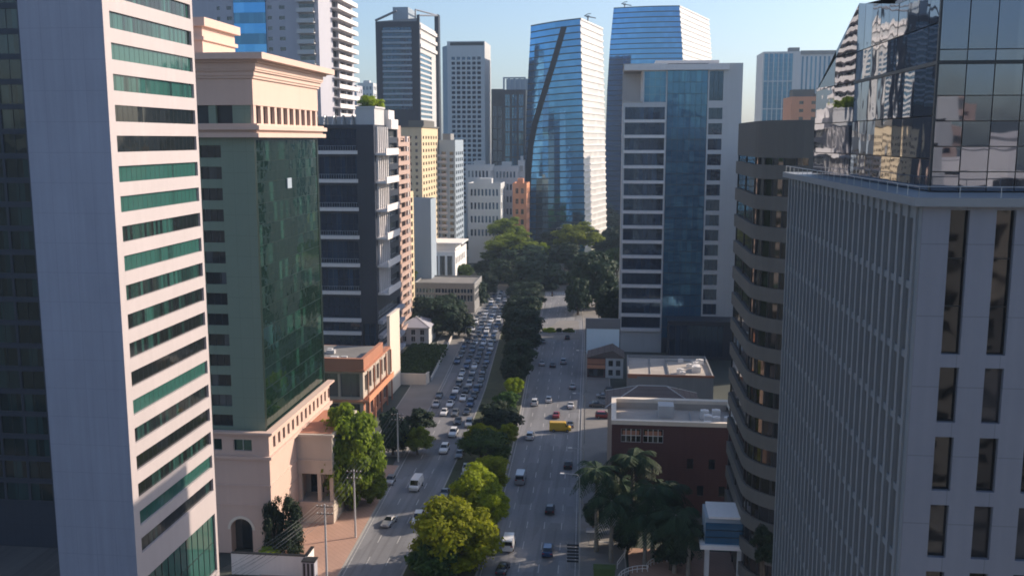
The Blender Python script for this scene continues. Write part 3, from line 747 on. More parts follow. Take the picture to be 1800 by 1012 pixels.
# -- twin curved glass towers
def curved(label, Y, left, right, ptop, farx, farY, nfl, dark_to, slash=None, back=34):
    """left/right: photo-measured silhouettes as (pixel x, pixel y) pairs, turned into metres on the plane of the front"""
    L = [(at(px, py, Y).x, at(px, py, Y).z) for px, py in left]; Rr = [(at(px, py, Y).x, at(px, py, Y).z) for px, py in right]
    L.sort(key=lambda q: q[1]); Rr.sort(key=lambda q: q[1])
    fx = lambda T, z: float(np.interp(z, [q[1] for q in T], [q[0] for q in T]))
    zl, zr_ = at(*ptop[0], Y).z, at(*ptop[1], Y).z
    cx, cy = fx(Rr, 60), Y
    root = empty('office_tower', label, 'tower', (cx, cy, 0))
    dx = at(farx, 245, farY).x - at(right[-1][0], 245, Y).x
    zz = [zr_ * k / nfl for k in range(nfl + 1)]
    sc = lambda z: zl + (zr_ - zl)
    def pt(u, z):          # u 0..1 across the front; slightly bowed, and the top edge slopes
        zt = z * ((zl * (1 - u) + zr_ * u) / zr_)
        a, c = fx(L, z), fx(Rr, z)
        return Vector((a + (c - a) * u - cx, -3.0 * math.sin(math.pi * u), zt))
    def ps(v, z): return Vector((fx(Rr, z) - cx + dx * v, (farY - Y) * v, z))
    for k in range(nfl):
        z0, z1 = zz[k], zz[k + 1]; g = MB(); N = 10; e = .16 * (z1 - z0)
        for i in range(N):
            u0, u1 = i / N, (i + 1) / N
            g.poly([pt(u0, z0), pt(u1, z0), pt(u1, z1 - e), pt(u0, z1 - e)], 0)
            o = Vector((0, -.35, 0))
            g.poly([pt(u0, z1 - e) + o, pt(u1, z1 - e) + o, pt(u1, z1) + o, pt(u0, z1) + o], 1)
            g.poly([pt(u0, z1 - e), pt(u1, z1 - e), pt(u1, z1 - e) + o, pt(u0, z1 - e) + o], 1)
            g.poly([pt(u0, z1) + o, pt(u1, z1) + o, pt(u1, z1), pt(u0, z1)], 1)
        g.build('glass_band', [M['g_blue'], M['frame_dark']], root)
        g = MB(); o = Vector((.5, -.1, 0)); e = .26 * (z1 - z0)
        g.poly([ps(0, z0), ps(1, z0), ps(1, z1 - e), ps(0, z1 - e)], 0)
        g.poly([ps(0, z1 - e) + o, ps(1, z1 - e) + o, ps(1, z1) + o, ps(0, z1) + o], 1)
        g.poly([ps(0, z1) + o, ps(1, z1) + o, ps(1, z1), ps(0, z1)], 1)
        g.poly([ps(1, z1 - e), ps(1, z1 - e) + o, ps(0, z1 - e) + o, ps(0, z1 - e)][::-1], 1)
        g.build('louvre_band', [M['g_white'], M['balcony_white']], root)
    g = MB()
    A, C = pt(0, zr_), pt(1, zr_); Fp = ps(1, zr_); Bk = A + Vector((4, farY - Y + 10, 0))
    g.poly([A] + [pt(i / 10, zr_) for i in range(1, 10)] + [C, Fp, Bk])
    for k in range(nfl):
        for f in (0, 1):
            p, q = (lambda z: pt(0, z)), (lambda z: Vector((pt(0, z).x + 4, farY - Y + 10, z)))
            if f: p, q = q, (lambda z: ps(1, z))
            g.poly([p(zz[k]), p(zz[k + 1]), q(zz[k + 1]), q(zz[k])])
    g.build('rear_wall', M['g_navy'], root)
    if slash:
        pts = [at(px, py, Y) - Vector((cx, Y, 0)) for px, py in slash]; g = MB(); w = 1.75
        V4 = []
        for q in pts:
            a = fx(L, q.z) - cx; c = fx(Rr, q.z) - cx; u = min(1, max(0, (q.x - a) / (c - a)))
            y = -3.0 * math.sin(math.pi * u)
            V4.append((q.x, y, q.z))
        for (x0, y0, z0), (x1, y1, z1) in zip(V4, V4[1:]):
            g.poly([(x0 - w, y0 - .8, z0), (x1 - w, y1 - .8, z1), (x1 + w, y1 - .8, z1), (x0 + w, y0 - .8, z0)][::-1])
            g.poly([(x0 - w, y0 - .8, z0), (x1 - w, y1 - .8, z1), (x1 - w, y1 + .6, z1), (x0 - w, y0 + .6, z0)])
            g.poly([(x0 + w, y0 - .8, z0), (x1 + w, y1 - .8, z1), (x1 + w, y1 + .6, z1), (x0 + w, y0 + .6, z0)][::-1])
        g.build('dark_slash', M['slash'], root)
    return root, (lambda v: ps(v, zr_) + Vector((cx, cy, 0)))
tw, topa = curved('curved blue mirror glass tower with a dark diagonal slash down its front', 600, [(933, 40), (929, 110), (925, 200), (923, 300), (922, 400)], [(1020, 40), (1022, 120), (1025, 240), (1028, 400)], ((933, 45), (1020, 32)), 1066, 655, 36, 240, [(992, 48), (984, 76), (974, 110), (962, 148), (950, 186), (940, 220), (933, 256), (929, 300), (927, 360), (927, 385)])
tw2, topb = curved('curved blue mirror glass tower behind the white office block, taller of the twin towers', 760, [(1079, 10), (1072, 80), (1067, 160), (1064, 260), (1063, 400)], [(1194, 10), (1199, 80), (1203, 200), (1206, 400)], ((1080, 14), (1194, 10)), 1256, 850, 44, 240)
def crane(label, base, s, az):
    root = empty('roof_crane', label, 'crane', base, az)
    mb = MB(); mb.tube([(0, 0, 0), (0, 0, 3.2 * s)], .6 * s); mb.box(-1.2 * s, -1 * s, 3.2 * s, 1.2 * s, 1 * s, 4.6 * s); mb.build('cabin', M['frame_grey'], root)
    mb = MB(); mb.tube([(-3 * s, 0, 4.4 * s), (6.5 * s, 0, 2.6 * s)], .45 * s); mb.tube([(-3 * s, 0, 4.4 * s), (0, 0, 6 * s), (2.5 * s, 0, 6.2 * s)], .35 * s); mb.build('jib', M['frame_grey'], root)
crane('dark window-cleaning crane on the roof of the tower with the diagonal slash', topa(.32), .75, .1)
crane('dark window-cleaning crane on the roof of the taller twin tower', Vector((at(1098, 12, 766).x, 766, at(1098, 14, 766).z - .6)), .8, -.1)

# ================================================================== RIGHT SIDE BUILDINGS
# -- white and blue office block
x0 = at(1093, 300, 318).x; x1 = at(1300, 300, 318).x; OW = x1 - x0; OY = 318.0; sx = OW / 207
zt = at(1280, 111, OY).z; zlow = at(1110, 181, OY).z
b = Bld('office_block', 'white office block with a blue glass centre strip and rows of white ledges', 'office block', x0, OY, OW, 34, zt, wall='pale_concrete')
u = lambda px: (px - 1093) * sx
fp = 26.0 * OY / F
lows = [zlow - 1.3 - fp * (k + 1) for k in range(17)]
lows = [z for z in lows if z > 6]
opl = [(u(1097), u(1167), z + .9, z + fp - .05) for z in lows]
b.wall('front', opl, 0, zlow, 0, u(1170), depth=.6)
for o in opl: b.win('front', o[0], o[2], o[1] - o[0], o[3] - o[2], 8, 1, 'g_navy', 'frame_dark', .6, .06, 'window_band')
for z in lows:
    mb = MB(); mb.box(u(1095), -.9, z - .1, u(1168), -.01, z + .8); b.part('ledge', mb, M['balcony_white'])
zc = rows(5, zt - 2.2, 24, .985)
b.wall('front', [(u(1170.5), u(1240), a, c) for a, c in zc], 0, zt - .01, u(1170), u(1240.5), depth=.15, mat='navy')
for a, c in zc: b.win('front', u(1170.5), a, u(1240) - u(1170.5), c - a, 7, 1, 'g_bluem', 'frame_dark', .15, .06, 'glass_band')
b.wall('front', [(u(1130), u(1168), zlow + .2, zt - 2.4)], zlow, zt - .01, u(1128), u(1170), depth=.2)
b.win('front', u(1130), zlow + .2, u(1168) - u(1130), zt - 2.6 - zlow, 4, 4, 'g_bluem', 'frame_grey', .2, .08, 'glass_band')
zr2 = [(z + .95, z + fp - .35) for z in lows] + [(zlow + .6, zt - 2.4)]
b.grid('front', [(u(1243), u(1267))], zr2, 3, 1, 'g_navy', 'frame_dark', .5, .08, 'window', 0, zt - .01, u(1240.5), OW)
b.wall('left', [], 0, zlow)
mb = MB(); mb.poly([(u(1128), 0, zlow), (u(1128), 34, zlow), (u(1128), 34, zt), (u(1128), 0, zt)][::-1]); b.part('side_wall', mb, M['pale_concrete'])
mb = MB(); mb.box(0, .05, zlow - .02, u(1128) - .05, 33.9, zlow + .4); b.part('terrace', mb, M['roof_pale'])
mb = MB(); mb.box(u(1094), -1.2, zt - 2.1, u(1276), 3, zt - .3); mb.box(u(1150), 6, zt + .02, u(1262), 20, zt + 1.4); b.part('roof_canopy', mb, M['balcony_white'])
plain_sides(b, ['right', 'back']); b.roof(1)
mb = MB(); mb.box(u(1180), -9, 0, u(1296), -.02, 12); mb.box(u(1178), -9.4, 12, u(1298), -.05, 12.5); b.part('podium', mb, M['navy'])
mb = MB()
for k in range(9): mb.box(u(1182) + k * 1.9, -9.06, 1, u(1182) + k * 1.9 + 1.7, -9.01, 11); 
b.part('podium_glass', mb, M['g_navy'])
b.finish()

# -- brown building with curved stacked balconies
CX, CY = 20.3, 138.0; CR = 8.5
zt = 72.6
root = empty('office_building', 'brown concrete office building with a rounded corner of curved balcony bands', 'office building', (CX, CY, 0))
def arcpts(r, n=14, cx=CR, cy=CR): return [(cx - r * math.cos(t), cy - r * math.sin(t)) for t in [math.pi / 2 * k / n for k in range(n + 1)]]
fh = 4.4; k = 0; z = zt - 8.2
ins = .45
mb = MB(); P_ = [(ins, 28)] + arcpts(CR - ins) + [(44, ins), (44, 28)]
g = MB()
for a, c in zip(P_, P_[1:]): g.poly([(*a, 0), (*c, 0), (*c, zt - 5), (*a, zt - 5)])
g.build('glass_wall', M['g_brown'], root)
Pm = [(a[0] + (c[0] - a[0]) * t, a[1] + (c[1] - a[1]) * t) for a, c in zip(P_[:-2], P_[1:-1]) for t in ((0, .25, .5, .75) if abs(a[1] - c[1]) + abs(a[0] - c[0]) > 4 else (0,))]
for q in Pm[::2]:
    mb.box(q[0] - .12, q[1] - .12, 0, q[0] + .12, q[1] + .12, zt - 5)
mb.build('mullions', M['frame_dark'], root)
while z > 1:
    g = MB(); o = [(0, 28)] + arcpts(CR) + [(44, 0), (44, 28)]
    g.prism(o, z, z + 2.0); g.build('balcony_band', M['brown_conc'], root); z -= fh
g = MB(); g.prism([(.2, 28)] + arcpts(CR - .2) + [(44, .2), (44, 28)], zt - 5.2, zt); g.build('roof_fascia', M['brown_conc'], root)
g = MB(); g.prism([(.8, 27)] + arcpts(CR - .8) + [(43, .8), (43, 27)], zt, zt + .05); g.build('roof', M['roof'], root)
g = MB(); g.box(6.5, .4, 0, 9.5, 1.6, zt - 5.2); g.build('pier', M['brown_conc'], root)
for x in (2.5, 5.2):
    g = MB(); t = math.acos((CR - x) / CR); g.tube([(x + .7, CR - CR * math.sin(t) + 1.1, 0), (x + .7, CR - CR * math.sin(t) + 1.1, zt - 5.2)], .35, 8); g.build('column', M['brown_conc'], root)

# -- grey finned building with set-back mirror glass volume, nearest on the right
NX, NY, NW, ND = 15.9, 52.0, 40.0, 38.8
NH = 66.6
b = Bld('office_building', 'grey finned building with a mirror glass volume on top, nearest on the right side', 'office building', NX, NY, NW, ND, NH, wall='stone_grey')
zw = [66.0 - 3.8 * (k + 1) for k in range(17)]
wc = [(1.42 + 2.28 * k, 2.38 + 2.28 * k) for k in range(7)]
ops = []
for a, c in wc:
    ops += [(a, c, zw[1] + .4, 66.4)] + [(a, c, z + .5, z + 3.5) for z in zw[2:]]
b.wall('front', ops, depth=.35)
for o in ops: b.win('front', o[0], o[2], o[1] - o[0], o[3] - o[2], 1, 3 if o[3] - o[2] > 5 else 1, 'g_win', 'frame_dark', .35, .05)
# long side: strips of glass between metal fins
nfin = 26
us = rows(.8, ND - .8, nfin, .68)
ops = [(a, c, z + .25, z + 3.65) for a, c in us for z in zw[:16]]
b.wall('left', ops, depth=.55, mat='fin_metal')
for o in ops: b.win('left', o[0], o[2], o[1] - o[0], 3.4, 1, 1, 'g_slot', None, .55)
for k in range(nfin + 1):
    uu = .8 + (ND - 1.6) * k / nfin; y = ND - uu
    mb = MB(); mb.box(-.13, y - .2, 0, -.005, y + .2, NH - .05); b.part('fin', mb, M['fin_metal'])
plain_sides(b, ['right', 'back'])
mb = MB(); mb.box(-.55, -.55, NH, NW, ND + .3, NH + .45); b.part('ledge', mb, M['fin_metal'])
mb = MB()
for a, c in (((-.3, -.3), (-.3, ND)), ((-.3, -.3), (NW, -.3))):
    mb.tube([(*a, NH + 1.0), (*c, NH + 1.0)], .03, 5)
    n = 20
    for i in range(n + 1):
        q = (a[0] + (c[0] - a[0]) * i / n, a[1] + (c[1] - a[1]) * i / n); mb.tube([(*q, NH + .45), (*q, NH + 1.0)], .02, 4)
b.part('guard_rail', mb, M['steel'])
# mirror glass volume
def W2(px, py, Y): q = at(px, py, Y); return (q.x - NX, q.y - NY)
gx = 1.9
far = (gx, at(1490, 150, 76).y - NY)                           # far end of the long glass side
zg0 = NH + .5
def zr(v): return 79.9 - v * 1.4 if v < 1 else 78.5
pl = [(gx + .1, 5.0), (gx, far[1]), (gx + 2.1, far[1] + 9.0)]
def gpanel(a, c, za, zc_, z0, z1, name='glass_panel', mats=None, t=.0):
    g = MB(); d = Vector((c[0] - a[0], c[1] - a[1], 0)); L = d.length; d.normalize(); nrm = Vector((-d.y, d.x, 0)) if False else Vector((d.y, -d.x, 0))
    A, C = Vector((*a, 0)), Vector((*c, 0))
    ti = [random.uniform(-.012, .012) for _ in range(3)]; ti.append(ti[0] + ti[2] - ti[1])
    e = .03
    g.poly([A + d * e + nrm * ti[0] + Vector((0, 0, z0 + e)), C - d * e + nrm * ti[1] + Vector((0, 0, z0 + e)), C - d * e + nrm * ti[2] + Vector((0, 0, zc_ - e)), A + d * e + nrm * ti[3] + Vector((0, 0, za - e))])
    return g.build(name, M['g_mirror'], b.root)
lv = [zg0, 68.9, 71.3, 74.2, 76.4]
Ln = far[1] - 5.0
nside = 9
def side_top(y): return 78.5 + max(0, (y - 5.0 - Ln * .45) / (Ln * .55)) * 1.45
for i in range(nside):
    y1, y0 = far[1] - Ln * i / nside, far[1] - Ln * (i + 1) / nside
    for j in range(len(lv)):
        z0 = lv[j]
        if j < len(lv) - 1: gpanel((gx, y1), (gx, y0), lv[j + 1], lv[j + 1], z0, None)
        else: gpanel((gx, y1), (gx, y0), side_top(y1), side_top(y0), z0, None)
# far chamfer, dropping away
ch = (gx - .9, far[1] + 9.5)
for j in range(4):
    for i in range(2):
        a = (gx + (ch[0] - gx) * (1 - i / 2), far[1] + 9.5 * (1 - i / 2)); c = (gx + (ch[0] - gx) * (.5 - i / 2), far[1] + 9.5 * (.5 - i / 2))
        tops = [lambda y: min(lv[j + 1], 79.9 - (y - far[1]) * .62)] * 2
        gpanel(a, c, tops[0](a[1]), tops[0](c[1]), lv[j], None)
zc2 = lambda y: 79.9 - (y - far[1]) * .62
a, c = ch, (gx, far[1]); gpanel(((a[0] + c[0]) / 2, (a[1] + c[1]) / 2), c, zc2((a[1] + c[1]) / 2), 79.9, 76.4, None)
# front of the glass volume
nfr = 20; fw_ = 30.0 / nfr
lvf = [zg0, 68.2, 69.6, 71.0, 72.4, 74.9, 78.5, 84.0]
for i in range(nfr):
    for j in range(len(lvf) - 1):
        gpanel((gx + fw_ * i, 5.0), (gx + fw_ * (i + 1), 5.0), lvf[j + 1], lvf[j + 1], lvf[j], None)
mb = MB()
for z in (74.2,): mb.box(gx - .08, 4.9, z - .1, gx + 30, 4.97, z + .1); mb.box(gx - .1, 4.9, z - .1, gx - .02, far[1], z + .1)
mb.box(gx - .12, 4.88, zg0, gx - .01, 5.1, 84)
b.part('transom', mb, M['frame_dark'])
mb = MB(); y0 = 5.02; mb.poly([(gx + .05, far[1], 79.8), (gx + 30, far[1], 79.8), (gx + 30, y0, 78.4), (gx + .05, y0, 78.4)]); mb.box(gx + .6, 5.3, zg0, gx + 29.8, far[1] - .2, 77.5)
mb.poly([(ch[0], ch[1], zg0), (gx + 30, ch[1], zg0), (gx + 30, ch[1], 74), (ch[0], ch[1], 74)][::-1]); mb.poly([(ch[0], ch[1], 74), (gx, far[1], 79.85), (gx + 30, far[1], 79.85), (gx + 30, ch[1], 74)][::-1])
b.part('glass_roof', mb, M['frame_grey'])
mb = MB()
ys = [5.2 + k * .42 for k in range(int(Ln * .5 / .42))]
for y in ys: mb.box(gx + .05, y, 78.55, gx + .5, y + .16, 81.2 - (y - 5.2) * .13)
mb.box(gx + .02, 5.0, 78.5, gx + .6, ys[-1] + .4, 78.75)
b.part('roof_louvres', mb, M['pale_concrete'])
b.finish()

# -- mostly hidden office slabs, added and sized to cast the shadows on the road
def slab(label, x, y, w, d, h, wall):
    b = Bld('office_block', label, 'office block', x, y, w, d, h, wall=wall)
    b.grid('front', [(1, w - 1)], rows(4, h - 3, int(h / 3.8), .5), int(w / 1.6), 1, 'g_dark', 'frame_dark', .3, .1, 'window_band')
    b.grid('left', [(1, d - 1)], rows(4, h - 3, int(h / 3.8), .5), int(d / 1.6), 1, 'g_dark', 'frame_dark', .3, .1, 'window_band')
    plain_sides(b, ['right', 'back']); b.roof(); b.finish()
slab('dark office slab with ribbon windows added behind the curved brown building to shade the road', 50, 225, 16, 32, 69, 'brown_conc')
slab('grey office slab with ribbon windows added behind the curved brown building to shade the road', 40, 193, 12, 15, 44, 'grey_concrete')
slab('office slab with ribbon windows added behind the white office block to shade the road', 46, 292, 16, 30, 68, 'far_blue')

# -- far right glass tower and orange building
Y = 640.0; x0, x1, x2 = at(1340, 150, Y).x, at(1394, 150, Y).x, at(1470, 150, Y).x; zt = at(1360, 91, Y).z
b = Bld('office_tower', 'pale blue far glass tower with a white ribbed side, behind the orange building', 'tower', x0, Y, x2 - x0, 30, zt, wall='far_white')
w1 = x1 - x0
b.grid('front', rows(.5, w1 - .5, 6, .85), rows(20, zt - 1, 6, .97), 1, 6, 'g_bluem', 'frame_grey', .2, .15, u1=w1)
b.grid('front', rows(w1 + 4, x2 - x0 - 1, 8, .45), [(20, zt - 3)], 1, 1, 'g_bluem', 'frame_white', .4, .15, u0=w1)
mb = MB(); mb.box(w1 - 3, 2, zt - .5, w1 + 3.5, 8, zt + 2.6); mb.box(w1 + 4, -.4, zt - 2, x2 - x0, 2, zt + .5); b.part('roof_box', mb, M['grey_concrete'])
plain_sides(b, ['left', 'right', 'back']); b.roof(); b.finish()
Y = 500.0; x0, x1 = at(1391, 180, Y).x, at(1466, 180, Y).x; zt = at(1400, 170, Y).z
b = Bld('apartment_block', 'orange brick building with a dark roof box, in front of the pale blue far tower', 'building', x0, Y, x1 - x0, 24, zt, wall='orange')
b.grid('front', rows(2, x1 - x0 - 1, 3, .35), rows(20, zt - 1, 18, .4), 2, 1, 'g_brown', 'frame_dark', .3, .1)
mb = MB(); mb.box(1, 2, zt - .5, 11.5, 12, zt + 3.6); mb.box(12, 3, zt - .5, 15, 8, zt + 1.5); b.part('roof_box', mb, M['brown_conc'])
plain_sides(b, ['left', 'right', 'back']); b.roof(); b.finish()

# -- brick building with cream parapet
b = Bld('brick_building', 'dark red brick building with a cream parapet and two white framed windows', 'building', .4, 176, 23.6, 16.5, 17.4, wall='brick')
ops = [(1.7 + 4.1 * k, 5.4 + 4.1 * k, 14.0, 16.6) for k in range(2)]
b.wall('front', ops + [(14 + 4 * k, 15.2 + 4 * k, 9.2, 11.2) for k in range(2)] + [(12 + 4 * k, 13.2 + 4 * k, 4, 6) for k in range(3)], depth=.2)
for o in ops: b.win('front', o[0], o[2], 3.7, 2.6, 4, 2, 'g_brown', 'frame_white', .2, .14)
for k in range(2): b.win('front', 14 + 4 * k, 9.2, 1.2, 2, 1, 1, 'g_dark', 'frame_dark', .2, .1)
for k in range(3): b.win('front', 12 + 4 * k, 4, 1.2, 2, 1, 1, 'g_dark', 'frame_dark', .2, .1)
for o in ops:
    mb = MB(); mb.box(o[0] + .3, .16, 15.2, o[1] - .3, .19, 16.2); b.part('red_blind', mb, M['terracotta'])
b.grid('left', rows(2, 15, 4, .4), [(9.5, 11.5), (13.5, 15.2)], 1, 1, 'g_dark', 'frame_white', .2, .1)
plain_sides(b, ['right', 'back'])
mb = MB(); t = .8
for x0, y0, x1, y1 in ((-.15, -.15, 23.75, t), (-.15, 16 - t, 23.75, 16.65), (-.15, t, t, 16 - t), (23.6 - t, t, 23.75, 16 - t)): mb.box(x0, y0, 17.4, x1, y1, 18.2)
b.part('parapet', mb, M['cream'])
mb = MB(); mb.poly([(.2, .2, 16.2), (23.4, .2, 16.2), (23.4, 16.4, 16.2), (.2, 16.4, 16.2)]); mb.poly([(.82, 15.18, 16.2), (22.8, 15.18, 16.2), (22.8, 15.18, 17.5), (.82, 15.18, 17.5)]); b.part('roof', mb, M['roof_pale'])
for i in range(8):
    x, y = 17.2 + (i % 3) * 1.9 + random.uniform(0, .4), 1.6 + (i // 3) * 3.6 + random.uniform(0, .8); mb = MB(); s = random.uniform(.8, 1.3)
    mb.box(x, y, 16.21, x + s * 1.2, y + s, 16.21 + s * 1.3); mb.tube([(x + s * .6, y + s * .5, 16.2 + s * 1.3), (x + s * .6, y + s * .5, 16.32 + s * 1.3)], s * .36, 10); b.part('air_conditioner', mb, M['white_paint'])
for q in (((2, 4, 16.35), (15, 4.4, 16.35)), ((15, 2, 16.4), (15.3, 13, 16.4))):
    mb = MB(); mb.tube(q, .12); b.part('pipe', mb, M['steel'])
mb = MB(); mb.box(9, 9, 16.21, 12, 12.4, 18.6); b.part('roof_hatch', mb, M['pale_concrete'])
b.finish()

def hip_house(label, cat, x, y, W, D, h, rh, wall, rz=0, roof='tile', nw=3):
    b = Bld('house', label, cat, x, y, W, D, h, rz, wall)
    b.grid('front', rows(.8, W - .8, nw, .45), [(1, h * .78)] if h < 6 else [(1, 2.8), (h - 2.6, h - .8)], 2, 1, 'g_dark', 'frame_white', .2, .1)
    b.grid('left', rows(.8, D - .8, 2, .4), [(1, h * .7)], 2, 1, 'g_dark', 'frame_white', .2, .1)
    plain_sides(b, ['right', 'back'])
    mb = MB(); e = .6; c = [(-e, -e), (W + e, -e), (W + e, D + e), (-e, D + e)]; k = min(W, D) / 2
    r0, r1 = ((k, D / 2), (W - k, D / 2)) if W >= D else ((W / 2, k), (W / 2, D - k))
    C3 = [(*q, h) for q in c]; A, B = (*r0, h + rh), (*r1, h + rh)
    if W >= D: fs = [(C3[0], C3[1], B, A), (C3[2], C3[3], A, B), (C3[1], C3[2], B), (C3[3], C3[0], A)]
    else: fs = [(C3[1], C3[2], B, A), (C3[3], C3[0], A, B), (C3[0], C3[1], A), (C3[2], C3[3], B)]
    for f in fs: mb.poly(f)
    mb.poly(C3[::-1]); b.part('roof', mb, M[roof])
    mb = MB(); mb.tube([A, B], .14)
    for i, q in enumerate(C3): mb.tube([q, A if (W >= D and i in (0, 3)) or (W < D and i in (0, 1)) else B], .12)
    b.part('ridge_tiles', mb, M['pale_concrete'])
    return b.finish()
hip_house('low house with a pale hipped roof directly behind the brick building', 'house', -.5, 199, 19, 13, 14.2, 3.2, 'beige_wall')

# -- low commercial building with plant on the roof
b = Bld('commercial_building', 'low grey commercial building with air conditioning units on its flat roof', 'building', 4.6, 254, 22.6, 24, 8.0, wall='grey_concrete')
b.grid('front', [(2.6, 6), (10.6, 13.6)], [(1, 4.6)], 2, 1, 'g_dark', 'frame_dark', .3, .1)
b.grid('left', rows(2, 22, 4, .5), [(2, 5)], 2, 1, 'g_dark', 'frame_dark', .3, .1)
plain_sides(b, ['right', 'back']); b.roof(.8, .4, 'roof_pale')
mb = MB(); mb.box(-.05, -.05, 7.0, 2.4, .0, 8.1); mb.box(-.12, -.14, 7.5, 22.7, -.01, 8.15); b.part('red_trim', mb, M['terracotta'])
for i in range(9):
    x, y = 12 + random.uniform(0, 8), 3 + i * 1.9; s = random.uniform(.9, 1.6)
    mb = MB(); mb.box(x, y, 7.22, x + s * 1.5, y + s, 7.22 + s); mb.tube([(x + s * .75, y + s * .5, 7.2 + s), (x + s * .75, y + s * .5, 7.35 + s)], s * .38, 10); b.part('air_conditioner', mb, M['white_paint'])
mb = MB(); mb.tube([(6, 1, 7.25), (6.4, 22, 7.25)], .2); mb.tube([(11, 2, 7.5), (11, 20, 7.5), (18, 20, 7.5)], .25); b.part('duct', mb, M['steel'])
b.finish()

# -- blank hoarding, shop and gabled house
q0, q1 = at(1031, 577, 296), at(1088, 620, 296)
root = empty('billboard', 'large blank pale blue billboard under a dark beam', 'billboard', (q0.x, 296, 0))
bw = q1.x - q0.x
mb = MB(); mb.box(0, 0, q1.z - .6, bw, .3, q0.z); mb.build('panel', M['hoarding'], root)
mb = MB(); mb.box(-.3, -.1, q0.z, bw + .3, .5, q0.z + 3.2); mb.box(-.35, .0, q1.z - .6, -.02, .4, q0.z); mb.box(bw + .02, .0, q1.z - .6, bw + .35, .4, q0.z); mb.build('frame', M['frame_grey'], root)
for x in (.5, bw / 2, bw - .5):
    mb = MB(); mb.box(x - .2, .32, 0, x + .2, .7, q0.z); mb.build('post', M['steel'], root)
g0 = gr(1064, 668); 
b = Bld('house', 'small pale house with a dark gable under the blank billboard', 'house', g0.x, 281, 5.2, 9, 6.2, wall='far_white')
b.grid('front', [(.8, 2.2), (3.0, 4.4)], [(.8, 2.6), (3.6, 5.4)], 1, 1, 'g_dark', 'frame_white', .2, .1)
plain_sides(b, ['left', 'right', 'back'])
mb = MB(); mb.poly([(-5.6, -.4, 6.2), (2, -.4, 8.6), (2, 9.4, 8.6), (-5.6, 9.4, 6.2)]); mb.poly([(2, -.4, 8.6), (5.6, -.4, 6.2), (5.6, 9.4, 6.2), (2, 9.4, 8.6)]); mb.poly([(-5.6, -.3, 6.15), (5.6, -.3, 6.15), (2, -.3, 8.55)]); b.part('roof', mb, M['tile'])
b.finish()
b = Bld('shop', 'small shop with a red and orange fascia beside the pale gabled house', 'shop', g0.x - 5.4, 281.4, 5.3, 8, 6.0, wall='brick')
b.grid('front', [(.4, 4.9)], [(.4, 2.6)], 3, 1, 'g_dark', 'frame_dark', .4, .1)
plain_sides(b, ['left', 'right', 'back']); mb = MB(); mb.box(0, -.5, 2.9, 5.3, -.01, 3.9); b.part('fascia', mb, M['orange']); mb = MB(); mb.box(0, -.3, 4.2, 5.3, -.01, 5.8); b.part('sign_board', mb, M['terracotta'])
b.finish()

# -- small office with white roof and low glazed building on the left side
q = gr(742, 492 + 0); 
pl0 = at(742, 440, 430); pl1 = at(800, 440, 430)
b = Bld('house', 'low building with a broad white flat roof among the trees left of the avenue', 'building', pl0.x, 430, pl1.x - pl0.x, 34, at(775, 442, 430).z, wall='white_paint')
b.grid('front', rows(.8, b.W - .8, 4, .7), [(8, b.H - 2)], 2, 1, 'g_dark', 'frame_dark', .3, .1)
b.grid('right', rows(1, 29, 6, .5), [(b.H - 6, b.H - 3)], 1, 1, 'g_dark', 'frame_dark', .3, .1)
plain_sides(b, ['left', 'back']); b.roof(1.8, .5)
mb = MB(); mb.box(3, 8, b.H - 1.7, 14, 24, b.H + 2.6); mb.box(1, 7, b.H + 2.6, b.W + 2, 27, b.H + 3.2); b.part('upper_roof', mb, M['white_paint'])
b.finish()
pl0 = at(728, 500, 385); pl1 = at(834, 500, 385)
b = Bld('office_block', 'low grey glazed office with white window frames beside the jammed carriageway', 'office', pl0.x, 385, pl1.x - pl0.x, 22, at(780, 497, 385).z, wall='grey_concrete')
h = b.H
b.grid('front', rows(.6, b.W - .6, 9, .86), [(h - 4.2, h - 2.4), (h - 7.6, h - 5.0)], 2, 1, 'g_navy', 'frame_white', .25, .12)
b.grid('right', rows(.6, 21, 6, .8), [(h - 4.2, h - 2.4), (h - 7.6, h - 5)], 2, 1, 'g_dark', 'frame_white', .25, .12)
plain_sides(b, ['left', 'back']); b.roof(.6, .3); b.finish()
hip_house('grey roofed house behind the hedge left of the avenue', 'house', -73.5, 322, 11, 13, 6.0, 2.8, 'far_white', 0, 'lilac')

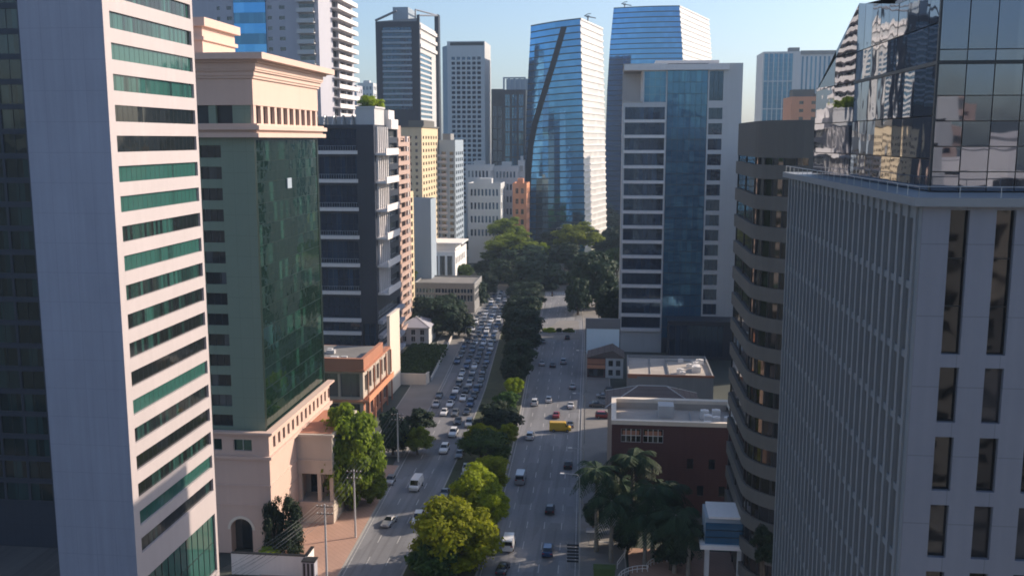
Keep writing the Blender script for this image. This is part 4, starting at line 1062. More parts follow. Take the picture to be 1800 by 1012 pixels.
# -- the city goes on behind the viewpoint: it closes the street canyon and is what the glass facing us mirrors
for x, y, w, d, h, wl, lab in ((-62, -120, 26, 50, 92, 'cream', 'cream tower with ribbon windows behind the viewpoint, left side of the avenue'), (-100, -60, 30, 46, 78, 'far_white', 'white slab with ribbon windows behind the viewpoint, farthest left'), (-170, -190, 112, 40, 84, 'navy', 'wide navy slab behind the viewpoint, left of the avenue and farther back'),
        (-30, -330, 40, 40, 96, 'navy', 'navy tower closing the avenue behind the viewpoint'), (14, -62, 30, 44, 74, 'pale_concrete', 'pale concrete block behind the viewpoint, right side of the avenue'), (22, -150, 28, 56, 75, 'far_blue', 'blue grey tower behind the viewpoint, right side of the avenue'),
        (56, -110, 36, 50, 66, 'balcony_white', 'white block behind the viewpoint, second row on the right'), (104, -90, 36, 60, 68, 'far_white', 'white tower behind the viewpoint, farthest right'), (60, -230, 40, 60, 78, 'rose_wall', 'rose block behind the viewpoint, far back on the right'), (10, -400, 60, 40, 110, 'far_blue', 'blue grey tower behind the viewpoint, far back on the avenue axis')):
    b = Bld('office_block', lab, 'office block', x, y, w, d, h, wall=wl)
    n = int(h / 3.9)
    b.grid('back', rows(1, w - 1, 4, .8), rows(3, h - 2, n, .45), 3, 1, 'g_dark', 'frame_dark', .3, .12, 'window_band')
    f = 'right' if x < 0 else 'left'
    b.grid(f, rows(1, d - 1, 5, .8), rows(3, h - 2, n, .45), 3, 1, 'g_dark', 'frame_dark', .3, .12, 'window_band')
    plain_sides(b, [q for q in ('front', 'left', 'right') if q != f]); b.roof(); b.finish()

# -- city blocks in the distance
def farblock(xa, xb, yt, Y, lab, wall, nx, nz, glass='g_navy', D=20, name='apartment_tower'):
    x0, x1 = at(xa, 250, Y).x, at(xb, 250, Y).x; zt = at((xa + xb) / 2, yt, Y).z
    b = Bld(name, lab, 'tower' if zt > 40 else 'building', x0, Y, x1 - x0, D, zt, wall=wall)
    b.grid('front', rows(1, x1 - x0 - 1, nx, .55), rows(min(15, zt * .3), zt - 1.5, nz, .5), 1, 1, glass, 'frame_grey', .3, .15)
    f = 'right' if x0 < 0 else 'left'
    b.grid(f, rows(1, D - 1, 3, .5), rows(min(15, zt * .3), zt - 1.5, nz, .5), 1, 1, glass, 'frame_grey', .3, .15)
    plain_sides(b, [q for q in ('left', 'right', 'back') if q != f]); b.roof()
    mb = MB(); w = x1 - x0; mb.box(w * .3, 4, zt - .9, w * .7, 10, zt + 2.5); b.part('lift_house', mb, M[wall])
    return b.finish()
farblock(631, 658, 146, 900, 'pale distant tower rising behind the rooftop tree', 'far_white', 4, 16)
farblock(606, 629, 150, 820, 'slim distant pale tower right of the tall apartment tower', 'lilac', 3, 16)
farblock(818, 862, 290, 575, 'low white block at the foot of the white grid tower', 'far_white', 6, 5, name='apartment_block')
farblock(868, 910, 292, 590, 'low white block in front of the two dark far towers', 'far_white', 6, 5, name='apartment_block')
farblock(910.5, 922, 282, 594, 'narrow white block touching the slashed glass tower', 'far_white', 3, 6, name='apartment_block')
farblock(822, 880, 322, 545, 'low white building with rows of windows above the park trees', 'far_white', 8, 4, name='apartment_block')
farblock(901, 926, 322, 560, 'small sunlit orange block beside the slashed glass tower', 'orange', 2, 5, 'g_brown', name='apartment_block')
farblock(1304, 1338, 236, 900, 'distant flat pale block on the skyline left of the pale blue far tower', 'far_blue', 5, 8, name='apartment_block')
farblock(853, 864, 270, 1000, 'thin distant tower between the white grid tower and the low dark one', 'lilac', 2, 12)
farblock(1500, 1560, 250, 620, 'pale block far behind the near finned building', 'far_white', 6, 14)
farblock(1600, 1650, 262, 540, 'ochre block far behind the near finned building', 'ochre', 5, 14)
farblock(1690, 1770, 240, 760, 'blue grey block far behind the near finned building', 'far_blue', 7, 16)
farblock(1030, 1064, 330, 780, 'dim low block seen between the twin glass towers', 'far_blue', 4, 4, name='apartment_block')
# ================================================================== TREES
def crown_mesh(name, seed, mat, nblob=26, nleaf=5200, leaf=.075, flat=1.0, kind='round'):
    """leaf cards on the shells of many clumps inside a unit envelope (x,y,z in -1..1)"""
    rg = np.random.default_rng(seed)
    C = []; Rb = []
    while len(C) < nblob:
        p = rg.uniform(-1, 1, 3)
        r = np.linalg.norm(p)
        if kind == 'column':
            w = .62 * (1 - max(0, p[2]) ** 1.6) ** .5
            if math.hypot(p[0], p[1]) > w: continue
            C.append(p); Rb.append(rg.uniform(.2, .34)); continue
        if kind == 'tall':
            if r > .88: continue
            C.append(p); Rb.append(rg.uniform(.14, .27)); continue
        if r > .8 or r < .22 or p[2] < -.55: continue
        C.append(p * rg.uniform(.85, 1.08)); Rb.append(rg.uniform(.13, .30))
    C = np.array(C); Rb = np.array(Rb)
    w = Rb ** 2; w /= w.sum()
    bi = rg.choice(len(C), nleaf, p=w)
    d = rg.normal(size=(nleaf, 3)); d /= np.linalg.norm(d, axis=1)[:, None]
    d[:, 2] = np.where((d[:, 2] < -.35) & (rg.random(nleaf) < .6), -d[:, 2], d[:, 2])
    sq = np.array([1, 1, .8 if kind != 'tall' else .55])
    P = C[bi] + d * (Rb[bi] * rg.uniform(.45, 1.22, nleaf))[:, None] * sq
    n = d * 1.0 + rg.normal(size=(nleaf, 3)) * .38; n[:, 2] += .35; n /= np.linalg.norm(n, axis=1)[:, None]
    a = np.cross(n, rg.normal(size=(nleaf, 3))); a /= np.linalg.norm(a, axis=1)[:, None]; b = np.cross(n, a)
    s = leaf * rg.uniform(.6, 1.35, nleaf)[:, None]; e = rg.uniform(.55, 1.0, nleaf)[:, None]
    V = np.stack([P + a * s, P + b * s * e + n * s * .18, P - a * s, P - b * s * e + n * s * .18], 1).reshape(-1, 3)
    V[:, 2] *= flat
    return cards(name, V, mat)
def cards(name, V, mat):
    n = len(V) // 4
    me = bpy.data.meshes.new(name)
    me.vertices.add(4 * n); me.vertices.foreach_set('co', V.astype(np.float32).ravel())
    me.loops.add(4 * n); me.loops.foreach_set('vertex_index', np.arange(4 * n, dtype=np.int32))
    me.polygons.add(n); me.polygons.foreach_set('loop_start', np.arange(0, 4 * n, 4, dtype=np.int32))
    me.materials.append(M[mat]); me.update(calc_edges=True)
    return me
def palm_mesh(name, seed, nf=30):
    rg = np.random.default_rng(seed); V = []
    for k in range(nf):
        az = 2.4 * k + rg.uniform(-.2, .2); up = rg.uniform(-.15, 1.0); L = rg.uniform(.85, 1.05)
        ns = 16; pts = []
        for i in range(ns + 1):
            t = i / ns; r = L * (t * (1 - .12 * t)); z = up * .75 * t - (.55 + .3 * (1 - up)) * t * t
            pts.append(np.array([math.cos(az) * r * (1 - .25 * max(0, up - .5)), math.sin(az) * r * (1 - .25 * max(0, up - .5)), z]))
        side = np.array([-math.sin(az), math.cos(az), 0])
        for i in range(1, ns):
            q = pts[i]; t = i / ns; ll = .27 * math.sin(math.pi * min(1, .12 + t * .9)) + .05; f = (pts[i + 1] - pts[i]); f /= np.linalg.norm(f)
            for sgn in (-1, 1):
                tip = q + side * sgn * ll * .8 + f * ll * .55 + np.array([0, 0, -ll * rg.uniform(.25, .6)])
                V += [q - f * .026, q + f * .026, tip + f * .010, tip - f * .010]
    return cards(name, np.array(V), 'leaf_palm')
CR = {}
for k, (mat, sd_, kw) in enumerate([
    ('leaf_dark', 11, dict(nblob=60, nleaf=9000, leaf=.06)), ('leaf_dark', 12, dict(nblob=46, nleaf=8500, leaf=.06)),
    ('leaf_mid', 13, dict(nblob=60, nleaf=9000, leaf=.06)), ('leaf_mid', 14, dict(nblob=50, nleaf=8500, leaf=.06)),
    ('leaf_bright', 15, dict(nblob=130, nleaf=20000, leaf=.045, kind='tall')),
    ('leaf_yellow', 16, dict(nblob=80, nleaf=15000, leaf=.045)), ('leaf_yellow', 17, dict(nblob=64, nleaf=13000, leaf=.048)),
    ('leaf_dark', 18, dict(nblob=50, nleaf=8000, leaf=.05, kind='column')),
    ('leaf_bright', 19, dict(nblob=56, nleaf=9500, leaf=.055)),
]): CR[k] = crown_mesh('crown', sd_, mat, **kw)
DARK, DARK2, MID, MID2, TALL, YEL, YEL2, COLM, BRI = range(9)
PALM = [palm_mesh('crown', 5), palm_mesh('crown', 6)]
_tk = {}
def trunk_mesh(h, r, seed, spread, ztop):
    rnd = random.Random(seed); mb = MB()
    lean = (rnd.uniform(-.06, .06) * h, rnd.uniform(-.06, .06) * h)
    hh = max(.6, h)
    mb.tube([(0, 0, -.1), (lean[0] * .4, lean[1] * .4, hh * .5), (lean[0], lean[1], hh)], [r * 1.25, r * .95, r * .8], 7)
    for i in range(5):
        a = i * 1.3 + rnd.uniform(0, .5); q = rnd.uniform(.45, .75)
        mb.tube([(lean[0], lean[1], hh * .93), (lean[0] + math.cos(a) * spread * q * .5, lean[1] + math.sin(a) * spread * q * .5, hh + (ztop - hh) * .4), (lean[0] + math.cos(a) * spread * q, lean[1] + math.sin(a) * spread * q, hh + (ztop - hh) * .72)], [r * .6, r * .4, r * .15], 5)
    return mb.mesh('trunk', M['trunk'])
def tree(label, px, py, wp, hp, Y, kind, group=None, name='tree', base=0.0, cat='tree', ry=1.0):
    c = at(px, py, Y); k = Y / F
    rx = wp * k / 2 * 1.08; rz = hp * k / 2 * 1.08
    root = empty(name, label, cat, (c.x, Y, base), random.uniform(0, 6.28), group)
    zc = c.z - base
    rz = min(rz, zc * .95 / (.55 if kind not in (TALL, COLM) else 1.0)) if zc > 0 else rz
    crown = bpy.data.objects.new('crown', CR[kind]); COL.objects.link(crown); crown.parent = root
    crown.location = (0, 0, zc); crown.scale = (rx, rx * ry, rz)
    h = max(.8, zc - rz * .62)
    t = bpy.data.objects.new('trunk', trunk_mesh(h, .09 + .022 * (zc + rz), int(px * 7 + py), rx * .8, zc + rz * .5)); COL.objects.link(t); t.parent = root
    return root
def palm(label, px, py, Y, r=4.2, k=0):
    c = at(px, py, Y)
    root = empty('palm_tree', label, 'palm tree', (c.x, Y, 0), random.uniform(0, 6), 'palm trees on the right forecourt')
    cr = bpy.data.objects.new('crown', PALM[k]); COL.objects.link(cr); cr.parent = root; cr.location = (0, 0, c.z); cr.scale = (r, r, r)
    mb = MB(); mb.tube([(0, 0, -.1), (.1, 0, c.z * .3), (.05, .1, c.z * .7), (0, 0, c.z - 1.2), (0, 0, c.z + .1)], [.42, .34, .30, .22, .16], 9)
    mb.build('trunk', M['palm_trunk'], root)
GM = 'trees along the median'
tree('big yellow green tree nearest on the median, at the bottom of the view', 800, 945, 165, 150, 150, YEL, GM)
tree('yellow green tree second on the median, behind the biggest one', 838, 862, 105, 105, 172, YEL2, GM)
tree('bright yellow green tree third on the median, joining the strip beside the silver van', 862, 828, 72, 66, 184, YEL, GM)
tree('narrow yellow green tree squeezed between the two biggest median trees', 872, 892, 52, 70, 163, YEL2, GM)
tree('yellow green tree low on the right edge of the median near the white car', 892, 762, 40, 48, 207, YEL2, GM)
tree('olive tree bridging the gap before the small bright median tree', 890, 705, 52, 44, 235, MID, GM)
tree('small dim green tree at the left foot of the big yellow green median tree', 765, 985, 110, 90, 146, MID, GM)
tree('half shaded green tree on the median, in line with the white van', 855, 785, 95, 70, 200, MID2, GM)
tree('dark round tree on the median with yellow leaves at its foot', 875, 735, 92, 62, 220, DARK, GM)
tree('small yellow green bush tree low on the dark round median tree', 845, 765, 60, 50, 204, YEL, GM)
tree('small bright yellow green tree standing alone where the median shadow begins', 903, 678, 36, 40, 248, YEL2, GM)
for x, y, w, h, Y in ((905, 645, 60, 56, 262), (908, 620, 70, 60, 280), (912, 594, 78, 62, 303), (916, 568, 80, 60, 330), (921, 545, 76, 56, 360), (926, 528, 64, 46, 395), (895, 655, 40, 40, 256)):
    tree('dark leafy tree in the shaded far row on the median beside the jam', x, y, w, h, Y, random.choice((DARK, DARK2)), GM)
GS = 'trees along the left pavement'
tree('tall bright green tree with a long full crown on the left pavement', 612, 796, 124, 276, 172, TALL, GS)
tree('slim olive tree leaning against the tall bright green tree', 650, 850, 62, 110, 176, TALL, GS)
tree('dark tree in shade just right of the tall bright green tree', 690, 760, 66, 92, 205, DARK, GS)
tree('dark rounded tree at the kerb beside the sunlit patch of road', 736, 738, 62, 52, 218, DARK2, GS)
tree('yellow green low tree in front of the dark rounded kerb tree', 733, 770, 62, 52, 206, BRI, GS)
tree('dark green cypress beside the pink arched podium', 482, 925, 54, 116, 150, COLM, None, 'cypress_tree')
tree('wider dark green cypress right of the slimmer one', 508, 920, 62, 112, 151, COLM, None, 'cypress_tree')
tree('clipped low yellow shrub at the foot of the cypresses', 474, 970, 40, 26, 148.5, YEL, None, 'shrub', 0, 'shrub')
for i, (x, y, w, h, Y) in enumerate(((768, 558, 96, 74, 338), (740, 548, 66, 66, 346), (806, 566, 62, 56, 338), (724, 572, 52, 52, 330), (840, 518, 44, 54, 402), (858, 498, 50, 50, 432), (788, 540, 70, 50, 352))):
    tree('dark tree in the shaded clump between the low glazed office and the jam', x, y, w, h, Y, (DARK, DARK2)[i % 2], 'shaded trees left of the jam')
tree('sunlit yellow green tree between the navy tower and the low glazed office', 710, 505, 28, 40, 372, BRI)
tree('mid green tree behind the navy tower, above the yellow green one', 712, 478, 40, 40, 390, MID)
for x, y, Y, r, k, lab in ((1075, 880, 154, 5.6, 1, 'palm tree drooping between the clear standing one and the tallest one'), (1135, 905, 153, 5.6, 0, 'dark low palm tree in front of the middle palm'), (1170, 862, 160, 5.8, 1, 'palm tree behind the rightmost pair, against the brick wall'), (1212, 928, 149, 4.2, 0, 'small palm tree touching the white pavilion')):
    palm(lab, x, y, Y, r, k)
for x, y, w, h, Y, lab in ((1180, 958, 90, 80, 152, 'dark leafy tree low under the palm crowns, left of the white pavilion'), (1105, 940, 60, 60, 160, 'dark bushy tree among the palm trunks before the brick building'), (1042, 905, 44, 50, 166, 'dark small tree under the clear standing palm')):
    tree(lab, x, y, w, h, Y, DARK)
GB = 'broad dark trees at the crossing'
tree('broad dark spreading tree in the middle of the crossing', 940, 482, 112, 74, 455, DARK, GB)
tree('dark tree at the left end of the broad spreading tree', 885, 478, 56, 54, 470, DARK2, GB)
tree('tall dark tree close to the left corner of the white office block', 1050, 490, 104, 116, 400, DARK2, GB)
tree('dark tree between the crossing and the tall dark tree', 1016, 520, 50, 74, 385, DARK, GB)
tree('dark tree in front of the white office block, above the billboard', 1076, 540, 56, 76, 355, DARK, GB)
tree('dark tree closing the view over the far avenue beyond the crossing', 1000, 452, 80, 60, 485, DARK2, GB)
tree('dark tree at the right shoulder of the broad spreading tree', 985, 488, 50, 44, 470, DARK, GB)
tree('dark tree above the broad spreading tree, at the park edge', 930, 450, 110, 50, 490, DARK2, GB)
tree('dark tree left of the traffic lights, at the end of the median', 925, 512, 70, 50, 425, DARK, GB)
tree('sunlit flat green tree in the park, right of the yellow palms', 1012, 414, 90, 50, 520, BRI, 'park trees')
tree('sunlit green tree in the park behind the white roofed building', 890, 400, 72, 40, 540, BRI, 'park trees')
tree('sunlit green tree sprawling left of the big dark tree', 900, 428, 104, 44, 500, BRI, 'park trees')
tree('small yellow tree below the sunlit park trees', 957, 440, 22, 30, 505, YEL, 'park trees')
tree('small yellow tree, right of its twin in the park', 992, 440, 24, 24, 520, YEL2, 'park trees')
rnd = random.Random(4)
for i in range(34):
    Y = rnd.uniform(530, 860); x = rnd.uniform(832, 1090); g = 245 + 70 * F / Y
    hpx = rnd.uniform(24000, 34000) / Y * .6
    tree('dark tree in the shaded park wood at the foot of the twin glass towers', x, g - hpx * .95, hpx * rnd.uniform(1.4, 2.0), hpx * 1.15, Y, rnd.choice((DARK, DARK2, DARK, MID2)), 'park trees')
for i, (x, y, w, h, Y) in enumerate(((870, 452, 60, 30, 500), (850, 470, 40, 30, 490), (1085, 460, 50, 60, 470), (1090, 420, 50, 50, 540), (835, 430, 40, 40, 560), (760, 470, 50, 44, 460), (815, 480, 40, 36, 440), (730, 470, 40, 44, 430), (785, 490, 60, 30, 440))):
    tree('dark tree in the shade between the low left buildings and the crossing', x, y, w, h, Y, (MID2, DARK)[i % 2], 'shaded trees near the crossing')
tp = at(652, 186, 290)
tree('lime green tree growing on the roof of the navy tower', 652, 184, 46, 34, 280, YEL, None, 'tree', 72.8)
palm('palm tree nearest the road, its trunk standing clear on the left', 1050, 825, 158, 5.4, 0)
palm('tallest palm tree with a lime tipped crown before the brick building', 1112, 805, 162, 5.8, 1)
palm('palm tree low and full, in the middle of the dark palm group', 1150, 858, 156, 5.6, 0)
palm('palm tree rightmost in the group, beside the blue kiosk', 1188, 905, 151, 5.4, 1)
palm('palm tree half hidden behind the tallest one', 1088, 850, 166, 5.0, 0)
tree('dark shrub against the foot of the curved brown building', 1345, 960, 60, 80, 136, DARK, None, 'tree')
tree('tree at the far left edge in front of the dark glass block', 22, 990, 60, 50, 152, MID)
tree('small tree beside the blank grey end wall at the left edge', 58, 960, 40, 40, 160, DARK)
# hedge garden, left
mb = MB(); hp = [gr(696, 688), gr(757, 688), gr(772, 628), gr(700, 628)]
root = empty('hedge', 'wide dark clipped hedge behind the pale garden wall', 'hedge', (-58, 282, 0))
rg = np.random.default_rng(3); n = 9000
P = rg.uniform([-7.5, -13, .2], [4.6, 26, 3.6], (n, 3)); P[:, 2] = np.where(rg.random(n) < .65, 3.2 + .5 * np.sin(P[:, 0] * 1.3) * np.cos(P[:, 1] * .7) + rg.normal(size=n) * .15, P[:, 2])
nn = rg.normal(size=(n, 3)); nn[:, 2] += .8; nn /= np.linalg.norm(nn, axis=1)[:, None]; a = np.cross(nn, rg.normal(size=(n, 3))); a /= np.linalg.norm(a, axis=1)[:, None]; bb = np.cross(nn, a)
V = np.stack([P + a * .42, P + bb * .3, P - a * .42, P - bb * .3], 1).reshape(-1, 3)
o = bpy.data.objects.new('foliage', cards('foliage', V, 'leaf_mid')); COL.objects.link(o); o.parent = root
def wall_obj(label, pts, h, t, mat, name='garden_wall', cat='wall', cap='cream'):
    root = empty(name, label, cat, (*pts[0], 0)); o = Vector((*pts[0], 0))
    w = MB(); c = MB()
    for a, b_ in zip(pts, pts[1:]):
        a, b_ = Vector((*a, 0)) - o, Vector((*b_, 0)) - o; d = (b_ - a).normalized(); nrm = Vector((-d.y, d.x, 0)) * t / 2
        w.prism([a - nrm, b_ - nrm, b_ + nrm, a + nrm], 0, h); nrm *= 1.5; c.prism([a - nrm, b_ - nrm, b_ + nrm, a + nrm], h, h + .15)
    w.build('wall', M[mat], root); c.build('coping', M[cap], root)
wall_obj('pale garden wall in front of the dark hedge', [(-66.2, 267.4), (-53.0, 267.4), (-52.6, 270.2)], 3.2, .3, 'cream')
wall_obj('long low pale wall running beside the hedge to the far trees', [(-52.3, 272), (-57.6, 352)], 1.1, .25, 'pale_concrete')

# ================================================================== VEHICLES
def loft(st, mats=0):
    """stations (y, w_low, z_low, w_belt, z_belt, w_roof, z_roof) joined into a closed body"""
    mb = MB(); prof = []
    for y, wl, zl, wb, zb, wr, zr_ in st:
        prof.append([(-wl * .92, y, zl), (-wb, y, zl + (zb - zl) * .45), (-wb * .97, y, zb), (-wr, y, zr_), (wr, y, zr_), (wb * .97, y, zb), (wb, y, zl + (zb - zl) * .45), (wl * .92, y, zl)])
    for a, c in zip(prof, prof[1:]):
        for i in range(8):
            j = (i + 1) % 8; mb.poly([a[i], a[j], c[j], c[i]])
    mb.poly(prof[0][::-1]); mb.poly(prof[-1])
    return mb
def make_car(style, paint):
    """one vehicle as a list of (part name, mesh, child parts); front looks to -Y"""
    if style == 'sedan':
        st = [(-2.2, .72, .32, .78, .55, .6, .62), (-2.05, .8, .22, .86, .66, .7, .74), (-1.1, .84, .2, .89, .86, .74, .93), (-.75, .84, .2, .89, .9, .72, .98), (0, .84, .2, .9, .92, .58, 1.42), (.75, .84, .2, .9, .93, .58, 1.43), (1.35, .84, .2, .89, .94, .66, 1.08), (1.45, .84, .2, .88, .94, .70, 1.0), (2.1, .8, .26, .85, .86, .68, .95), (2.2, .74, .36, .8, .7, .62, .78)]
        glass = ((-.73, 0, .99, 1.40), (.76, 1.36, 1.41, 1.08)); wheels = (-1.35, 1.3); side = (-.55, 1.2, 0, .8); zr_ = 1.42; wr = .58; bw = .89; L = 2.2
    elif style == 'hatch':
        st = [(-1.95, .7, .32, .76, .6, .58, .68), (-1.8, .8, .22, .84, .74, .68, .82), (-1.0, .83, .2, .87, .92, .73, 1.0), (-.75, .83, .2, .87, .95, .72, 1.04), (-.05, .83, .2, .88, .97, .6, 1.52), (1.2, .83, .2, .88, .99, .6, 1.52), (1.75, .82, .24, .86, .98, .68, 1.06), (1.95, .78, .32, .82, .8, .64, .9)]
        glass = ((-.73, -.05, 1.05, 1.5), (1.22, 1.74, 1.5, 1.06)); wheels = (-1.2, 1.25); side = (-.6, 1.6, -.05, 1.2); zr_ = 1.52; wr = .6; bw = .87; L = 1.95
    elif style == 'suv':
        st = [(-2.25, .78, .38, .82, .7, .66, .8), (-2.1, .86, .28, .9, .86, .76, .94), (-1.1, .88, .26, .93, 1.04, .8, 1.12), (-.85, .88, .26, .93, 1.07, .78, 1.16), (-.15, .88, .26, .94, 1.1, .66, 1.72), (1.75, .88, .26, .94, 1.12, .66, 1.72), (2.15, .87, .28, .92, 1.08, .72, 1.18), (2.28, .82, .4, .88, .9, .7, 1.0)]
        glass = ((-.83, -.15, 1.17, 1.7), (1.77, 2.14, 1.7, 1.18)); wheels = (-1.4, 1.4); side = (-.7, 2.0, -.15, 1.75); zr_ = 1.72; wr = .66; bw = .93; L = 2.25
    else:   # van
        st = [(-2.6, .8, .4, .86, .8, .7, .9), (-2.45, .9, .3, .96, 1.0, .82, 1.1), (-2.0, .92, .28, 1.0, 1.15, .84, 1.25), (-1.35, .92, .28, 1.0, 1.25, .82, 2.15), (-1.0, .92, .28, 1.0, 1.3, .84, 2.3), (2.5, .92, .28, 1.0, 1.3, .84, 2.3), (2.65, .9, .35, .96, 1.25, .8, 2.2)]
        glass = ((-1.97, -1.37, 1.27, 2.12), (2.66, 2.70, 2.05, 1.4)); wheels = (-1.7, 1.6); side = (-1.7, -.5, -1.3, -.5); zr_ = 2.1; wr = .82; bw = .99; L = 2.6
    parts = [('body', loft(st).mesh('body', M['car_' + paint], True), [])]
    (a0, a1, az0, az1), (b0, b1, bz0, bz1) = glass
    g = MB(); e = .02; wl = bw * .80; wt = wr * .95
    g.poly([(-wl, a0 - e, az0 + e), (wl, a0 - e, az0 + e), (wt, a1 - e, az1 + e), (-wt, a1 - e, az1 + e)]); parts.append(('windscreen', g.mesh('windscreen', M['car_glass']), []))
    g = MB(); g.poly([(wt, b0 + e, bz0 + e), (wl, b1 + e, bz1 + e), (-wl, b1 + e, bz1 + e), (-wt, b0 + e, bz0 + e)][::-1]); parts.append(('rear_window', g.mesh('rear_window', M['car_glass']), []))
    s0, s1, t0, t1 = side; zb = st[3][4] + .06
    for sg in (-1, 1):
        g = MB(); x0, x1 = sg * (bw * .965 + .012), sg * (wr + .03); z1 = zr_ - .07
        q = [(x0, s0, zb), (x0, s1, zb), (x1, t1, z1), (x1, t0, z1)]
        g.poly(q if sg > 0 else q[::-1]); parts.append(('side_window', g.mesh('side_window', M['car_glass']), []))
        for y in wheels:
            w = MB(); w.tube([(sg * (bw - .2), y, .33), (sg * (bw + .015), y, .33)], .33, 14); h = MB(); h.tube([(sg * (bw - .1), y, .33), (sg * (bw + .03), y, .33)], .19, 10)
            parts.append(('wheel', w.mesh('wheel', M['tyre']), [('rim', h.mesh('rim', M['steel']))]))
        f = MB(); zf = st[1][4] - .1; x0, x1 = sg * .42, sg * (st[1][3] - .08)
        f.box(x0, -L - .02, zf - .06, x1, -L + .2, zf + .1); parts.append(('headlight', f.mesh('headlight', M['lamp_white']), []))
        f = MB(); zt_ = st[-1][4] - .02; f.box(sg * .5, L - .12, zt_ - .1, sg * (st[-1][3] - .03), st[-1][0] + .03, zt_ + .1); parts.append(('tail_light', f.mesh('tail_light', M['lamp_red']), []))
    return parts
_cars = {}
def car(style, paint, x, y, rz, label, group, cat='car', name='parked_car', z=.0):
    if (style, paint) not in _cars: _cars[(style, paint)] = make_car(style, paint)
    root = empty(name, label, cat, (x, y, z), rz, group)
    for nm, me, ch in _cars[(style, paint)]:
        o = bpy.data.objects.new(nm, me); COL.objects.link(o); o.parent = root
        for n2, m2 in ch: q = bpy.data.objects.new(n2, m2); COL.objects.link(q); q.parent = o
    return root
def carp(style, paint, px, py, label, toward=True, rz=0, group=None, cat='car'):
    q = gr(px, py); h = .028 if q.y > 240 else .008
    return car(style, paint, q.x, q.y + 1.5, (h if toward else math.pi + h) + rz, label, group, cat, 'van' if cat == 'van' else 'car')
GO = 'cars on the oncoming carriageway'; GA = 'cars driving away on the right carriageway'
carp('suv', 'white', 732, 922, 'white car with a clear shadow on the near oncoming carriageway, beside the big median tree', True, .03, GO)
carp('sedan', 'silver', 681, 926, 'silver car throwing a long shadow onto the pink pavement corner', True, -.18, GO)
carp('van', 'white', 729, 862, 'white delivery van in the shaded stretch of the oncoming carriageway', True, -.04, GO, 'van')
carp('hatch', 'silver', 683, 853, 'silver hatchback close to the left kerb beside the tall bright tree', True, 0, GO)
carp('sedan', 'grey', 779, 876, 'grey sedan in shade near the median, level with the yellow trees', True, 0, GO)
carp('hatch', 'silver', 813, 850, 'silver car nosing out from the median trees', True, .1, GO)
carp('hatch', 'white', 818, 832, 'small white car half hidden by the median trees', True, .1, GO)
carp('suv', 'white', 779, 797, 'white car just out of the sun patch, behind the dark kerb tree', True, 0, GO)
carp('sedan', 'grey', 806, 806, 'dark grey sedan beside the half shaded median tree', True, 0, GO)
carp('suv', 'white', 795, 768, 'white car facing us on the sunlit patch of the oncoming carriageway', True, 0, GO)
carp('sedan', 'black', 803, 746, 'black car crossing the sunlit patch ahead of the traffic jam', True, .05, GO)
carp('suv', 'silver', 823, 751, 'silver car beside the black one at the sunlit patch', True, .05, GO)
carp('sedan', 'silver', 765, 716, 'silver car at the left kerb before the pale garden wall', True, 0, GO)
carp('sedan', 'grey', 770, 700, 'grey car second in the kerbside line before the garden wall', True, 0, GO)
carp('hatch', 'white', 747, 617, 'white car on the side lane above the hedge', True, 0, GO)
carp('van', 'silver', 914, 850, 'silver van seen from behind in the shade beside the yellow median trees', False, 0, GA, 'van')
carp('van', 'white', 893, 967, 'tall white van with a lit back at the bottom of the right carriageway', False, 0, GA, 'van')
carp('hatch', 'white', 860, 974, 'white car half under the big yellow green tree', False, .25, GA)
carp('suv', 'blue', 962, 978, 'dark blue car on the sunlit bottom end of the right carriageway', False, 0, GA)
carp('sedan', 'black', 882, 1010, 'black car at the bottom edge, left of the sunlit road', False, -.1, GA)
carp('hatch', 'black', 966, 904, 'black car in shade with a pale roof glare, middle of the right carriageway', False, 0, GA)
carp('hatch', 'black', 998, 824, 'black car close to the right kerb beside the palm crown', False, 0, GA)
carp('suv', 'white', 931, 773, 'white car at the lower edge of the sunlit patch on the right carriageway', False, 0, GA)
carp('suv', 'white', 939, 713, 'white car with a dark shadow entering the sunlit patch of the right carriageway', False, 0, GA)
carp('hatch', 'white', 964, 708, 'white car ahead of the sunlit patch, third lane', False, 0, GA)
carp('sedan', 'white', 1003, 718, 'white sedan by the right kerb near the sunlit patch', False, 0, GA)
carp('sedan', 'silver', 1006, 684, 'silver sedan by the right kerb, farther than the white one', False, 0, GA)
carp('sedan', 'red', 977, 735, 'dark red car right of the sunlit patch, above the yellow van', False, 0, GA)
carp('sedan', 'grey', 1002, 752, 'grey car just right of the yellow van', False, 0, GA)
q = gr(985, 757); car('van', 'yellow', q.x, q.y, math.pi / 2 + .05, 'yellow van standing across the lanes at the sunlit patch', None, 'van', 'van')
for x, y, st, pt, lab in ((952, 643, 'sedan', 'silver', 'silver car on the shaded right carriageway, left of two at the same distance'), (990, 640, 'suv', 'silver', 'silver car on the shaded right carriageway, right of two at the same distance'), (971, 646, 'sedan', 'black', 'black car between two silver ones on the shaded right carriageway'), (954, 604, 'sedan', 'grey', 'grey car near the green island at the crossing'), (997, 597, 'hatch', 'black', 'black car near the right kerb at the green island')):
    carp(st, pt, x, y, lab, False, 0, GA)
